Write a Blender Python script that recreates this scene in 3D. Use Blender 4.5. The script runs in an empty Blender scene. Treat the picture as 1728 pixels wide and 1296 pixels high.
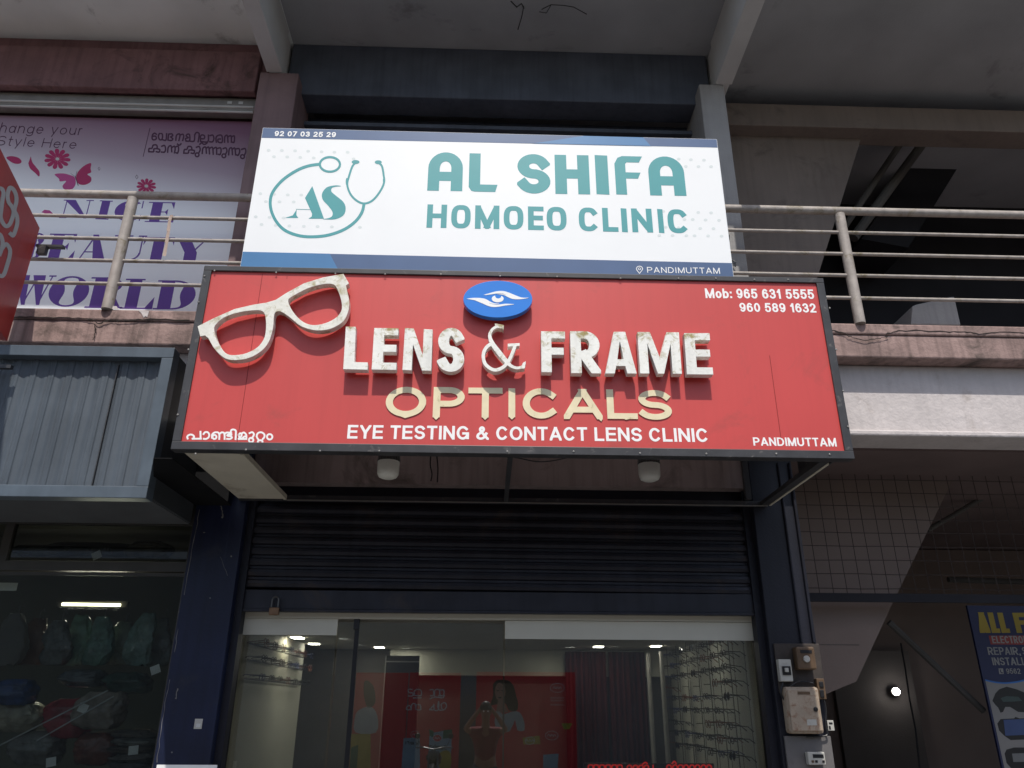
import bpy, bmesh, math, random
from mathutils import Vector, Matrix
from mathutils.geometry import delaunay_2d_cdt
random.seed(7)
S = bpy.context.scene
COL = S.collection
R = math.radians

# ------------------------------------------------------------------ camera, sky, sun, exposure
F = 1298.0                                   # focal length in pixels of the 1728 px wide photograph
EYE = Vector((0, 0, 1.6))
ROT = (Matrix.Rotation(R(-1.67), 3, 'Z') @ Matrix.Rotation(R(112.8), 3, 'X') @ Matrix.Rotation(R(0.3), 3, 'Z'))
cd = bpy.data.cameras.new('camera'); cam = bpy.data.objects.new('camera', cd); COL.objects.link(cam)
cd.sensor_width = 36; cd.lens = F / 1728 * 36; cd.clip_start = 0.05; cd.clip_end = 600
cam.matrix_world = Matrix.Translation(EYE) @ ROT.to_4x4()
S.camera = cam
S.render.resolution_x, S.render.resolution_y = 1024, 768
SUN_EL = 60.0
wd = bpy.data.worlds.new('World'); S.world = wd; wd.use_nodes = True
sky = wd.node_tree.nodes.new('ShaderNodeTexSky'); sky.sky_type = 'NISHITA'; sky.sun_disc = False
sky.sun_elevation = R(SUN_EL); sky.sun_rotation = R(180); sky.air_density = 1.0; sky.dust_density = 2.0
bg = wd.node_tree.nodes['Background']; bg.inputs[1].default_value = 0.14
wd.node_tree.links.new(sky.outputs[0], bg.inputs[0])
sd = bpy.data.lights.new('sun', 'SUN'); sd.energy = 3.9; sd.angle = R(0.5); sd.color = (1.0, 0.95, 0.87)
sun = bpy.data.objects.new('sun', sd); COL.objects.link(sun)
sun.rotation_euler = (R(90 - SUN_EL), 0, 0)   # shines towards +Y and down
sun.location = (0, -6, 14)
S.view_settings.view_transform = 'Standard'; S.view_settings.look = 'None'
S.view_settings.exposure = 0.05; S.view_settings.gamma = 1.0
try:
    S.cycles.use_denoising = True
    S.cycles.max_bounces = 10; S.cycles.diffuse_bounces = 5; S.cycles.transparent_max_bounces = 12
except Exception:
    pass

# ------------------------------------------------------------------ measuring helpers
def ray(px, py):
    return ROT @ Vector(((px - 864) / F, -(py - 648) / F, -1))
def W(px, py, d):
    """the point of the vertical plane Y = d seen at a photo pixel"""
    v = ray(px, py); return EYE + v * (d / v.y)
def WZ(px, py, z):
    v = ray(px, py); return EYE + v * ((z - EYE.z) / v.z)
def lerp(a, b, t): return a + (b - a) * t

# ------------------------------------------------------------------ materials
MATS = {}
def lin(r, g, b):
    f = lambda c: (c / 255 / 12.92) if c / 255 <= .04045 else ((c / 255 + .055) / 1.055) ** 2.4
    return (f(r), f(g), f(b))
def mat(name, col, rough=.6, var=.12, scale=5, streak=0, dirt=None, dirt_amt=0, dirt_scale=3, bump=0, bump_scale=60, edge=0,
        metal=0, spec=.35, coat=0, emit=0):
    if name in MATS: return MATS[name]
    m = bpy.data.materials.new(name); m.use_nodes = True; MATS[name] = m
    nt = m.node_tree; N = nt.nodes; L = nt.links
    b = N['Principled BSDF']; b.inputs['Roughness'].default_value = rough; b.inputs['Metallic'].default_value = metal
    b.inputs['Specular IOR Level'].default_value = spec; b.inputs['Coat Weight'].default_value = coat
    tc = N.new('ShaderNodeTexCoord')
    no = N.new('ShaderNodeTexNoise'); no.inputs['Scale'].default_value = scale; no.inputs['Detail'].default_value = 6
    L.new(tc.outputs['Object'], no.inputs['Vector'])
    mr = N.new('ShaderNodeMapRange'); mr.inputs[1].default_value = .3; mr.inputs[2].default_value = .7
    mr.inputs[3].default_value = 1 - var; mr.inputs[4].default_value = 1 + var; L.new(no.outputs[0], mr.inputs[0])
    mul = N.new('ShaderNodeMix'); mul.data_type = 'RGBA'; mul.blend_type = 'MULTIPLY'; mul.inputs[0].default_value = 1
    mul.inputs[6].default_value = (*col, 1); L.new(mr.outputs[0], mul.inputs[7]); last = mul.outputs[2]
    if streak:
        mp = N.new('ShaderNodeMapping'); mp.inputs['Scale'].default_value = (14, 14, .7); L.new(tc.outputs['Object'], mp.inputs[0])
        n2 = N.new('ShaderNodeTexNoise'); n2.inputs['Scale'].default_value = 1.6; n2.inputs['Detail'].default_value = 5; L.new(mp.outputs[0], n2.inputs[0])
        r2 = N.new('ShaderNodeMapRange'); r2.inputs[1].default_value = .45; r2.inputs[2].default_value = .75
        r2.inputs[3].default_value = 1; r2.inputs[4].default_value = 1 - streak; L.new(n2.outputs[0], r2.inputs[0])
        m2 = N.new('ShaderNodeMix'); m2.data_type = 'RGBA'; m2.blend_type = 'MULTIPLY'; m2.inputs[0].default_value = 1
        L.new(last, m2.inputs[6]); L.new(r2.outputs[0], m2.inputs[7]); last = m2.outputs[2]
    if dirt is not None:
        n3 = N.new('ShaderNodeTexNoise'); n3.inputs['Scale'].default_value = dirt_scale; n3.inputs['Detail'].default_value = 9
        n3.inputs['Roughness'].default_value = .68; n3.inputs['Distortion'].default_value = .6
        L.new(tc.outputs['Object'], n3.inputs['Vector'])
        r3 = N.new('ShaderNodeMapRange'); r3.inputs[1].default_value = .62 - dirt_amt * .3; r3.inputs[2].default_value = .78 - dirt_amt * .2
        src = n3.outputs[0]
        if edge:
            sg = N.new('ShaderNodeSeparateXYZ'); L.new(tc.outputs['Generated'], sg.inputs[0])
            rg = N.new('ShaderNodeMapRange'); rg.inputs[1].default_value = .70; rg.inputs[2].default_value = 1.0; rg.inputs[4].default_value = edge; L.new(sg.outputs['Z'], rg.inputs[0])
            ad = N.new('ShaderNodeMath'); L.new(src, ad.inputs[0]); L.new(rg.outputs[0], ad.inputs[1]); src = ad.outputs[0]
        L.new(src, r3.inputs[0])
        m3 = N.new('ShaderNodeMix'); m3.data_type = 'RGBA'; L.new(r3.outputs[0], m3.inputs[0]); L.new(last, m3.inputs[6])
        m3.inputs[7].default_value = (*dirt, 1); last = m3.outputs[2]
    L.new(last, b.inputs['Base Color'])
    if bump:
        n4 = N.new('ShaderNodeTexNoise'); n4.inputs['Scale'].default_value = bump_scale; n4.inputs['Detail'].default_value = 5
        L.new(tc.outputs['Object'], n4.inputs['Vector'])
        bp = N.new('ShaderNodeBump'); bp.inputs['Strength'].default_value = bump; bp.inputs['Distance'].default_value = .01
        L.new(n4.outputs[0], bp.inputs['Height']); L.new(bp.outputs[0], b.inputs['Normal'])
    if emit:
        b.inputs['Emission Color'].default_value = (*col, 1); b.inputs['Emission Strength'].default_value = emit
    return m
def glass_mat(name, reflect, tint, rough=0.0):
    if name in MATS: return MATS[name]
    m = bpy.data.materials.new(name); m.use_nodes = True; MATS[name] = m
    nt = m.node_tree; N = nt.nodes; L = nt.links; N.remove(N['Principled BSDF'])
    t = N.new('ShaderNodeBsdfTransparent'); t.inputs[0].default_value = (*tint, 1)
    g = N.new('ShaderNodeBsdfGlossy'); g.inputs['Roughness'].default_value = rough; g.inputs[0].default_value = (.95, .97, 1, 1)
    fr = N.new('ShaderNodeFresnel'); fr.inputs[0].default_value = 1.5
    ad = N.new('ShaderNodeMath'); ad.operation = 'ADD'; ad.inputs[1].default_value = reflect; ad.use_clamp = True; L.new(fr.outputs[0], ad.inputs[0])
    mx = N.new('ShaderNodeMixShader'); L.new(ad.outputs[0], mx.inputs[0]); L.new(t.outputs[0], mx.inputs[1]); L.new(g.outputs[0], mx.inputs[2])
    L.new(mx.outputs[0], N['Material Output'].inputs[0])
    return m
def board_print_mat():
    """the beauty board's printed ground: pink at the top running to pale grey, with a diagonal band"""
    m = bpy.data.materials.new('printed_vinyl'); m.use_nodes = True
    N = m.node_tree.nodes; L = m.node_tree.links; b = N['Principled BSDF']; b.inputs['Roughness'].default_value = .45
    tc = N.new('ShaderNodeTexCoord'); sp = N.new('ShaderNodeSeparateXYZ'); L.new(tc.outputs['Object'], sp.inputs[0])
    a = N.new('ShaderNodeMath'); a.operation = 'MULTIPLY_ADD'; a.inputs[1].default_value = .16; L.new(sp.outputs['X'], a.inputs[0]); L.new(sp.outputs['Z'], a.inputs[2])
    mr = N.new('ShaderNodeMapRange'); mr.inputs[1].default_value = 1.15; mr.inputs[2].default_value = 2.1; L.new(a.outputs[0], mr.inputs[0])
    cr = N.new('ShaderNodeValToRGB'); cr.color_ramp.elements[0].color = (.90, .92, .95, 1); cr.color_ramp.elements[1].color = (.22, .10, .175, 1)
    e = cr.color_ramp.elements.new(.5); e.color = (.42, .33, .40, 1)
    L.new(mr.outputs[0], cr.inputs[0]); L.new(cr.outputs[0], b.inputs['Base Color'])
    return m

M_PLASTER = mat('ceiling_plaster', (.80, .83, .82), .85, .10, 1.2, dirt=(.12, .12, .11), dirt_amt=.12, dirt_scale=.9, bump=.15)
M_PLASTER_SHADE = mat('shaded_ceiling_plaster', (.37, .38, .40), .85, .12, 1.4, dirt=(.16, .16, .165), dirt_amt=.15, dirt_scale=1.1, bump=.2)  # same ceiling plaster, with the dimmer bays' shade put into its colour
M_BEAMP = mat('beam_plaster', (.55, .55, .55), .8, .1, 2, bump=.15)
M_LINTEL = mat('maroon_paint', (.20, .105, .112), .7, .22, 3, streak=.25, dirt=(.06, .035, .032), dirt_amt=.25, bump=.2)
M_LINTEL2 = mat('slate_paint', (.085, .098, .130), .7, .2, 3, streak=.2, bump=.2)
M_MAUVE = mat('mauve_column_paint', (.21, .14, .143), .7, .15, 3, streak=.2, bump=.2)
M_PALE = mat('pale_column_paint', (.32, .31, .305), .75, .12, 3, streak=.15, bump=.2)
M_LEDGE = mat('weathered_mauve_concrete', (.31, .215, .195), .85, .22, 4, streak=.45, dirt=(.07, .055, .048), dirt_amt=.33, dirt_scale=3.2, bump=.5, bump_scale=35)
M_BEAMF = mat('lilac_white_plaster', (.55, .505, .495), .8, .08, 4, streak=.08, dirt=(.36, .31, .28), dirt_amt=.06, dirt_scale=2, bump=.6, bump_scale=26)
M_NAVY = mat('navy_gloss_paint', (.008, .0125, .038), .45, .25, 2.5, streak=.25, dirt=(.02, .022, .035), dirt_amt=.25, bump=.1)
M_NAVYD = mat('dark_navy_paint', (.010, .0105, .018), .5, .25, 2.5, streak=.2, bump=.15)
M_SHUT = mat('dark_shutter_steel', (.022, .0225, .031), .42, .25, 6, streak=.3, dirt=(.05, .038, .034), dirt_amt=.2, metal=.25, spec=.4)
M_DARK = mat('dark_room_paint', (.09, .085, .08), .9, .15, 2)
M_BROWN = mat('brown_grey_wall', (.20, .165, .145), .85, .14, 1.5, streak=.12, dirt=(.12, .10, .09), dirt_amt=.2, bump=.15)
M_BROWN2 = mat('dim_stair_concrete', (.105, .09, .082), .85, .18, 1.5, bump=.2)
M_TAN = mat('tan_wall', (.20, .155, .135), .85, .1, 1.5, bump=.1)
M_PINKW = mat('dusty_pink_wall', (.30, .235, .225), .85, .18, 2, streak=.25, dirt=(.13, .10, .09), dirt_amt=.3, bump=.2)
M_RED = mat('red_composite_panel', (.54, .060, .054), .42, .05, 1.2, streak=.05, dirt=(.40, .06, .05), dirt_amt=.10, dirt_scale=2.2, spec=.5, bump=.02, bump_scale=4)
M_BLACKF = mat('black_aluminium_frame', (.040, .040, .043), .45, .25, 8, dirt=(.16, .15, .14), dirt_amt=.1, dirt_scale=14, spec=.45)
M_WHITEV = mat('white_vinyl_letters', (.86, .86, .85), .4, .03, 10)
M_LETTER = mat('mossy_white_acrylic', (.80, .80, .75), .5, .05, 9, streak=.12, dirt=(.33, .27, .11), dirt_amt=.20, dirt_scale=20, edge=.16, bump=.2, bump_scale=50)
M_GLASSES = mat('mossy_white_frame', (.76, .75, .68), .5, .05, 9, streak=.12, dirt=(.33, .28, .11), dirt_amt=.34, dirt_scale=14, edge=.08, bump=.2, bump_scale=50)
M_CREAM = mat('faded_cream_vinyl', (.76, .67, .45), .5, .08, 12, dirt=(.36, .30, .12), dirt_amt=.1, dirt_scale=14)
M_BLUE = mat('blue_acrylic', (.018, .195, .66), .3, .04, 6, spec=.5)
M_WHITEP = mat('white_panel', (.83, .845, .85), .35, .015, 3, spec=.4)
M_TEAL = mat('teal_vinyl', (.07, .315, .335), .45, .03, 6)
M_NAVYV = mat('slate_blue_vinyl', (.075, .125, .24), .4, .05, 4)
M_NAVYV2 = mat('bright_blue_vinyl', (.07, .20, .40), .4, .05, 4)
M_DOT = mat('pale_grey_vinyl', (.66, .71, .71), .4, .02, 4)
M_RAIL = mat('rail_paint', (.37, .33, .30), .5, .15, 12, streak=.15, dirt=(.15, .12, .05), dirt_amt=.28, dirt_scale=9, bump=.2)
M_PURPLE = mat('purple_print', (.14, .06, .33), .45, .04, 6)
M_MAG = mat('magenta_print', (.42, .022, .115), .45, .05, 6)
M_PINK = mat('pink_print', (.50, .07, .25), .45, .05, 6)
M_INK = mat('plum_print', (.075, .022, .06), .45, .04, 6)
M_FLEX = mat('red_flex', (.50, .040, .034), .42, .1, 3, streak=.08, bump=.1, bump_scale=5)
M_GREYV = mat('grey_vinyl', (.55, .56, .55), .5, .05, 6)
M_CORR = mat('blue_grey_sheet', (.085, .102, .122), .5, .12, 4, streak=.28, spec=.3)
M_CORRF = mat('blue_grey_frame', (.088, .112, .138), .42, .14, 6, streak=.1, spec=.4)
M_BEIGE = mat('beige_panel', (.56, .52, .42), .55, .08, 4, dirt=(.30, .26, .19), dirt_amt=.2, dirt_scale=5)
M_ALU = mat('dull_aluminium', (.30, .29, .27), .4, .15, 8, metal=.5)
M_PALEB = mat('cream_film', (.55, .53, .45), .6, .03, 5)
M_BULB = mat('milky_plastic', (.66, .65, .58), .35, .04, 4)
M_BULBG = mat('grey_plastic', (.14, .135, .13), .5, .1, 6)
M_BRASS = mat('old_brass', (.20, .12, .07), .45, .2, 20, metal=.5)
M_STEEL = mat('dark_steel', (.12, .12, .12), .35, .1, 20, metal=.8)
M_WIRE = mat('rusty_wire', (.055, .042, .038), .7, .2, 30)
M_WALLIN = mat('greenish_white_wall', (.37, .365, .31), .7, .05, 2)
M_CEILIN = mat('shop_ceiling_board', (.44, .42, .37), .7, .04, 2)
M_LAMP = mat('lit_led', (1.0, .97, .88), .4, 0, 1, emit=30)
M_TUBE = mat('lit_tube', (1.0, .93, .62), .4, 0, 1, emit=7)
M_BLKP = mat('black_plastic', (.018, .018, .020), .35, .1, 20)
M_BROWNP = mat('brown_plastic', (.10, .045, .025), .35, .15, 20)
M_CURT = mat('maroon_curtain', (.05, .010, .012), .9, .2, 4, spec=.05)
M_ROAD = mat('asphalt', (.055, .054, .053), .9, .2, 6, bump=.4)
M_PAVE = mat('pavement_concrete', (.15, .147, .145), .85, .15, 2, dirt=(.08, .075, .07), dirt_amt=.2, bump=.3)
M_SOIL = mat('dry_soil', (.20, .16, .11), .95, .2, 1)
M_GLASS = glass_mat("tinted_shop_glass", .12, (.86, .87, .84))
M_GLASSD = glass_mat('dark_shop_glass', .02, (.74, .77, .75))

# ------------------------------------------------------------------ mesh helpers
class MB:
    def __init__(s): s.v = []; s.f = []
    def quad(s, a, b, c, d):
        n = len(s.v); s.v += [Vector(a), Vector(b), Vector(c), Vector(d)]; s.f.append((n, n + 1, n + 2, n + 3)); return s
    def box(s, x0, x1, y0, y1, z0, z1):
        n = len(s.v)
        s.v += [Vector((x, y, z)) for z in (z0, z1) for (x, y) in ((x0, y0), (x1, y0), (x1, y1), (x0, y1))]
        s.f += [tuple(n + i for i in q) for q in ((0, 3, 2, 1), (4, 5, 6, 7), (0, 1, 5, 4), (1, 2, 6, 5), (2, 3, 7, 6), (3, 0, 4, 7))]
        return s
    def tube(s, pts, r, n=12, cap=True):
        pts = [Vector(p) for p in pts]; rr = r if isinstance(r, (list, tuple)) else [r] * len(pts)
        base = len(s.v); up = None
        for i, p in enumerate(pts):
            t = (pts[min(i + 1, len(pts) - 1)] - pts[max(i - 1, 0)]).normalized()
            if up is None: up = Vector((0, 0, 1)) if abs(t.z) < .9 else Vector((1, 0, 0))
            a = t.cross(up).normalized(); up = a.cross(t).normalized()
            for k in range(n):
                q = 2 * math.pi * k / n; s.v.append(p + (a * math.cos(q) + up * math.sin(q)) * rr[i])
        for i in range(len(pts) - 1):
            for k in range(n):
                a0 = base + i * n + k; a1 = base + i * n + (k + 1) % n
                s.f.append((a0, a1, a1 + n, a0 + n))
        if cap:
            s.f.append(tuple(base + k for k in range(n))[::-1]); s.f.append(tuple(base + (len(pts) - 1) * n + k for k in range(n)))
        return s
    def lathe(s, c, prof, axis='Z', n=24):
        """profile of (radius, height) pairs about an axis through c"""
        base = len(s.v); c = Vector(c)
        for r, h in prof:
            for k in range(n):
                q = 2 * math.pi * k / n; u, w = r * math.cos(q), r * math.sin(q)
                s.v.append(c + (Vector((u, w, h)) if axis == 'Z' else Vector((u, h, w)) if axis == 'Y' else Vector((h, u, w))))
        for i in range(len(prof) - 1):
            for k in range(n):
                a0 = base + i * n + k; a1 = base + i * n + (k + 1) % n
                s.f.append((a0, a1, a1 + n, a0 + n))
        s.f.append(tuple(base + k for k in range(n))[::-1]); s.f.append(tuple(base + (len(prof) - 1) * n + k for k in range(n)))
        return s
    def shape(s, verts2, tris, fmap, depth):
        """a flat 2-D triangulation placed by fmap and given a thickness along the vector depth"""
        n = len(s.v); P = [Vector(fmap(*p)) for p in verts2]; k = len(P); D = Vector(depth)
        cnt = {}
        for t in tris:
            for i in range(len(t)):
                e = (t[i], t[(i + 1) % len(t)]); key = (min(e), max(e)); cnt.setdefault(key, []).append(e)
        s.v += P
        flip = False
        if tris:
            a, b, c = [P[i] for i in tris[0][:3]]
            flip = (b - a).cross(c - a).dot(D) > 0
        s.f += [tuple(n + i for i in (t[::-1] if flip else t)) for t in tris]
        if D.length > 1e-9:
            s.v += [p + D for p in P]
            s.f += [tuple(n + k + i for i in (t if flip else t[::-1])) for t in tris]
            for es in cnt.values():
                if len(es) == 1:
                    a, b = es[0] if flip else es[0][::-1]
                    s.f.append((n + a, n + b, n + b + k, n + a + k))
        return s
def worigin(o):
    p = Vector((0, 0, 0))
    while o is not None: p += o.location; o = o.parent
    return p
def obj(name, mb, m, parent=None, smooth=False, bevel=0, origin=None):
    me = bpy.data.meshes.new(name)
    if parent is None:
        xs = [v.x for v in mb.v]; ys = [v.y for v in mb.v]; zs = [v.z for v in mb.v]
        org = Vector(origin) if origin else Vector(((min(xs) + max(xs)) / 2, (min(ys) + max(ys)) / 2, min(zs)))
    else: org = worigin(parent)
    me.from_pydata([v - org for v in mb.v], [], mb.f); me.update()
    if smooth:
        for p in me.polygons: p.use_smooth = True
    o = bpy.data.objects.new(name, me); COL.objects.link(o)
    if m: me.materials.append(m)
    if parent is None: o.location = org
    else: o.parent = parent
    if smooth:
        try: me.set_sharp_from_angle(angle=R(40))
        except Exception: pass
    if bevel:
        b = o.modifiers.new('bevel', 'BEVEL'); b.width = bevel; b.segments = 2; b.limit_method = 'ANGLE'; b.angle_limit = R(40)
    return o
def tag(o, label, cat, group=None):
    o['label'] = label; o['category'] = cat
    if group: o['group'] = group
    return o
def thing(name, label, cat, loc=(0, 0, 0), group=None):
    o = bpy.data.objects.new(name, None); COL.objects.link(o); o.location = loc; o.empty_display_size = .1
    return tag(o, label, cat, group)
def structure(o): o['kind'] = 'structure'; return o
def copy_tree(o, parent=None, loc=None):
    c = o.copy(); COL.objects.link(c); c.parent = parent
    if loc is not None: c.location = loc
    for ch in list(o.children): copy_tree(ch, c)
    return c

# ------------------------------------------------------------------ flat shapes: strokes, glyphs, text
def union(polys, holes=()):
    vs, fs = [], []
    def ccw(p):
        a = sum(p[i - 1][0] * p[i][1] - p[i][0] * p[i - 1][1] for i in range(len(p)))
        return None if abs(a) < 1e-9 else (p if a > 0 else p[::-1])
    polys = [q for q in map(ccw, polys) if q]; holes = [q for q in map(ccw, holes) if q]
    def parts(p):
        if len(p) != 4: return [p]
        cr = [(p[i][0] - p[i - 1][0]) * (p[(i + 1) % 4][1] - p[i][1]) - (p[i][1] - p[i - 1][1]) * (p[(i + 1) % 4][0] - p[i][0]) for i in range(4)]
        return [p] if all(c > 1e-9 for c in cr) else [q for q in (ccw([p[0], p[1], p[2]]), ccw([p[0], p[2], p[3]])) if q]
    polys = [q for p in polys for q in parts(p)]
    for p in list(polys) + list(holes):
        k = len(vs); vs += [Vector((float(a), float(b))) for a, b in p]; fs.append(list(range(k, k + len(p))))
    ov, oe, of, _, _, src = delaunay_2d_cdt(vs, [], fs, 0, 1e-5)
    np_ = len(polys)
    tris = [tuple(f) for f, o in zip(of, src) if any(i < np_ for i in o) and not any(i >= np_ for i in o)]
    return [(v.x, v.y) for v in ov], tris
def arc(cx, cy, rx, ry, a0, a1, n=None):
    n = n or max(4, int(abs(a1 - a0) / 12))
    return [(cx + rx * math.cos(R(lerp(a0, a1, i / n))), cy + ry * math.sin(R(lerp(a0, a1, i / n)))) for i in range(n + 1)]
def smooth(pts, k=5, closed=False):
    if len(pts) < 3: return pts
    out = []; n = len(pts)
    for i in range(n if closed else n - 1):
        g = (lambda j: pts[j % n]) if closed else (lambda j: pts[max(0, min(n - 1, j))])
        p0, p1, p2, p3 = g(i - 1), g(i), g(i + 1), g(i + 2)
        for s_ in range(k):
            t = s_ / k; t2, t3 = t * t, t * t * t
            out.append(tuple(.5 * (2 * p1[c] + (p2[c] - p0[c]) * t + (2 * p0[c] - 5 * p1[c] + 4 * p2[c] - p3[c]) * t2 + (3 * p1[c] - p0[c] - 3 * p2[c] + p3[c]) * t3) for c in (0, 1)))
    if not closed: out.append(pts[-1])
    return out
def stroke(pts, w, hr=1.0, cap=True, wl=None, closed=False):
    """quads along a polyline; w its width, hr the ratio of the width measured vertically"""
    P = [Vector(p) for p in pts]; n = len(P)
    if cap and not closed:
        d0 = (P[0] - P[1]).normalized(); d1 = (P[-1] - P[-2]).normalized()
        P[0] = P[0] + Vector((d0.x * w / 2, d0.y * w * hr / 2)); P[-1] = P[-1] + Vector((d1.x * w / 2, d1.y * w * hr / 2))
    A, B = [], []
    for i in range(n):
        if closed: a, b = P[i] - P[i - 1], P[(i + 1) % n] - P[i]
        else:
            a = P[i] - P[i - 1] if i else P[1] - P[0]; b = P[i + 1] - P[i] if i < n - 1 else P[-1] - P[-2]
        if a.length < 1e-9: a = b
        if b.length < 1e-9: b = a
        na = Vector((-a.y, a.x)).normalized(); nb = Vector((-b.y, b.x)).normalized()
        m = na + nb
        m = na if m.length < .25 else m.normalized()
        k = 1 / max(.55, m.dot(na)); ww = wl[i] if wl else w
        off = Vector((m.x * k * ww / 2, m.y * k * ww * hr / 2)); A.append(P[i] + off); B.append(P[i] - off)
    rng = range(n if closed else n - 1)
    return [[tuple(A[i]), tuple(B[i]), tuple(B[(i + 1) % n]), tuple(A[(i + 1) % n])] for i in rng]
def clip(poly, x0, x1, y0, y1):
    for ax, lim, sg in ((0, x0, 1), (0, x1, -1), (1, y0, 1), (1, y1, -1)):
        out = []
        for i in range(len(poly)):
            a, b = poly[i - 1], poly[i]; da, db = (a[ax] - lim) * sg, (b[ax] - lim) * sg
            if (da < 0) != (db < 0):
                t = da / (da - db); out.append((a[0] + (b[0] - a[0]) * t, a[1] + (b[1] - a[1]) * t))
            if db >= 0: out.append(b)
        poly = out
        if len(poly) < 3: return None
    return poly
V0, V1 = [(0, 0), (0, 1)], [(1, 0), (1, 1)]
BOWL = [(0, 1), (.5, 1)] + arc(.5, .72, .5, .28, 90, -90) + [(0, .44)]
SS = arc(.5, .75, .48, .25, 22, 270) + arc(.5, .25, .5, .25, 90, -158)[1:]
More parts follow.
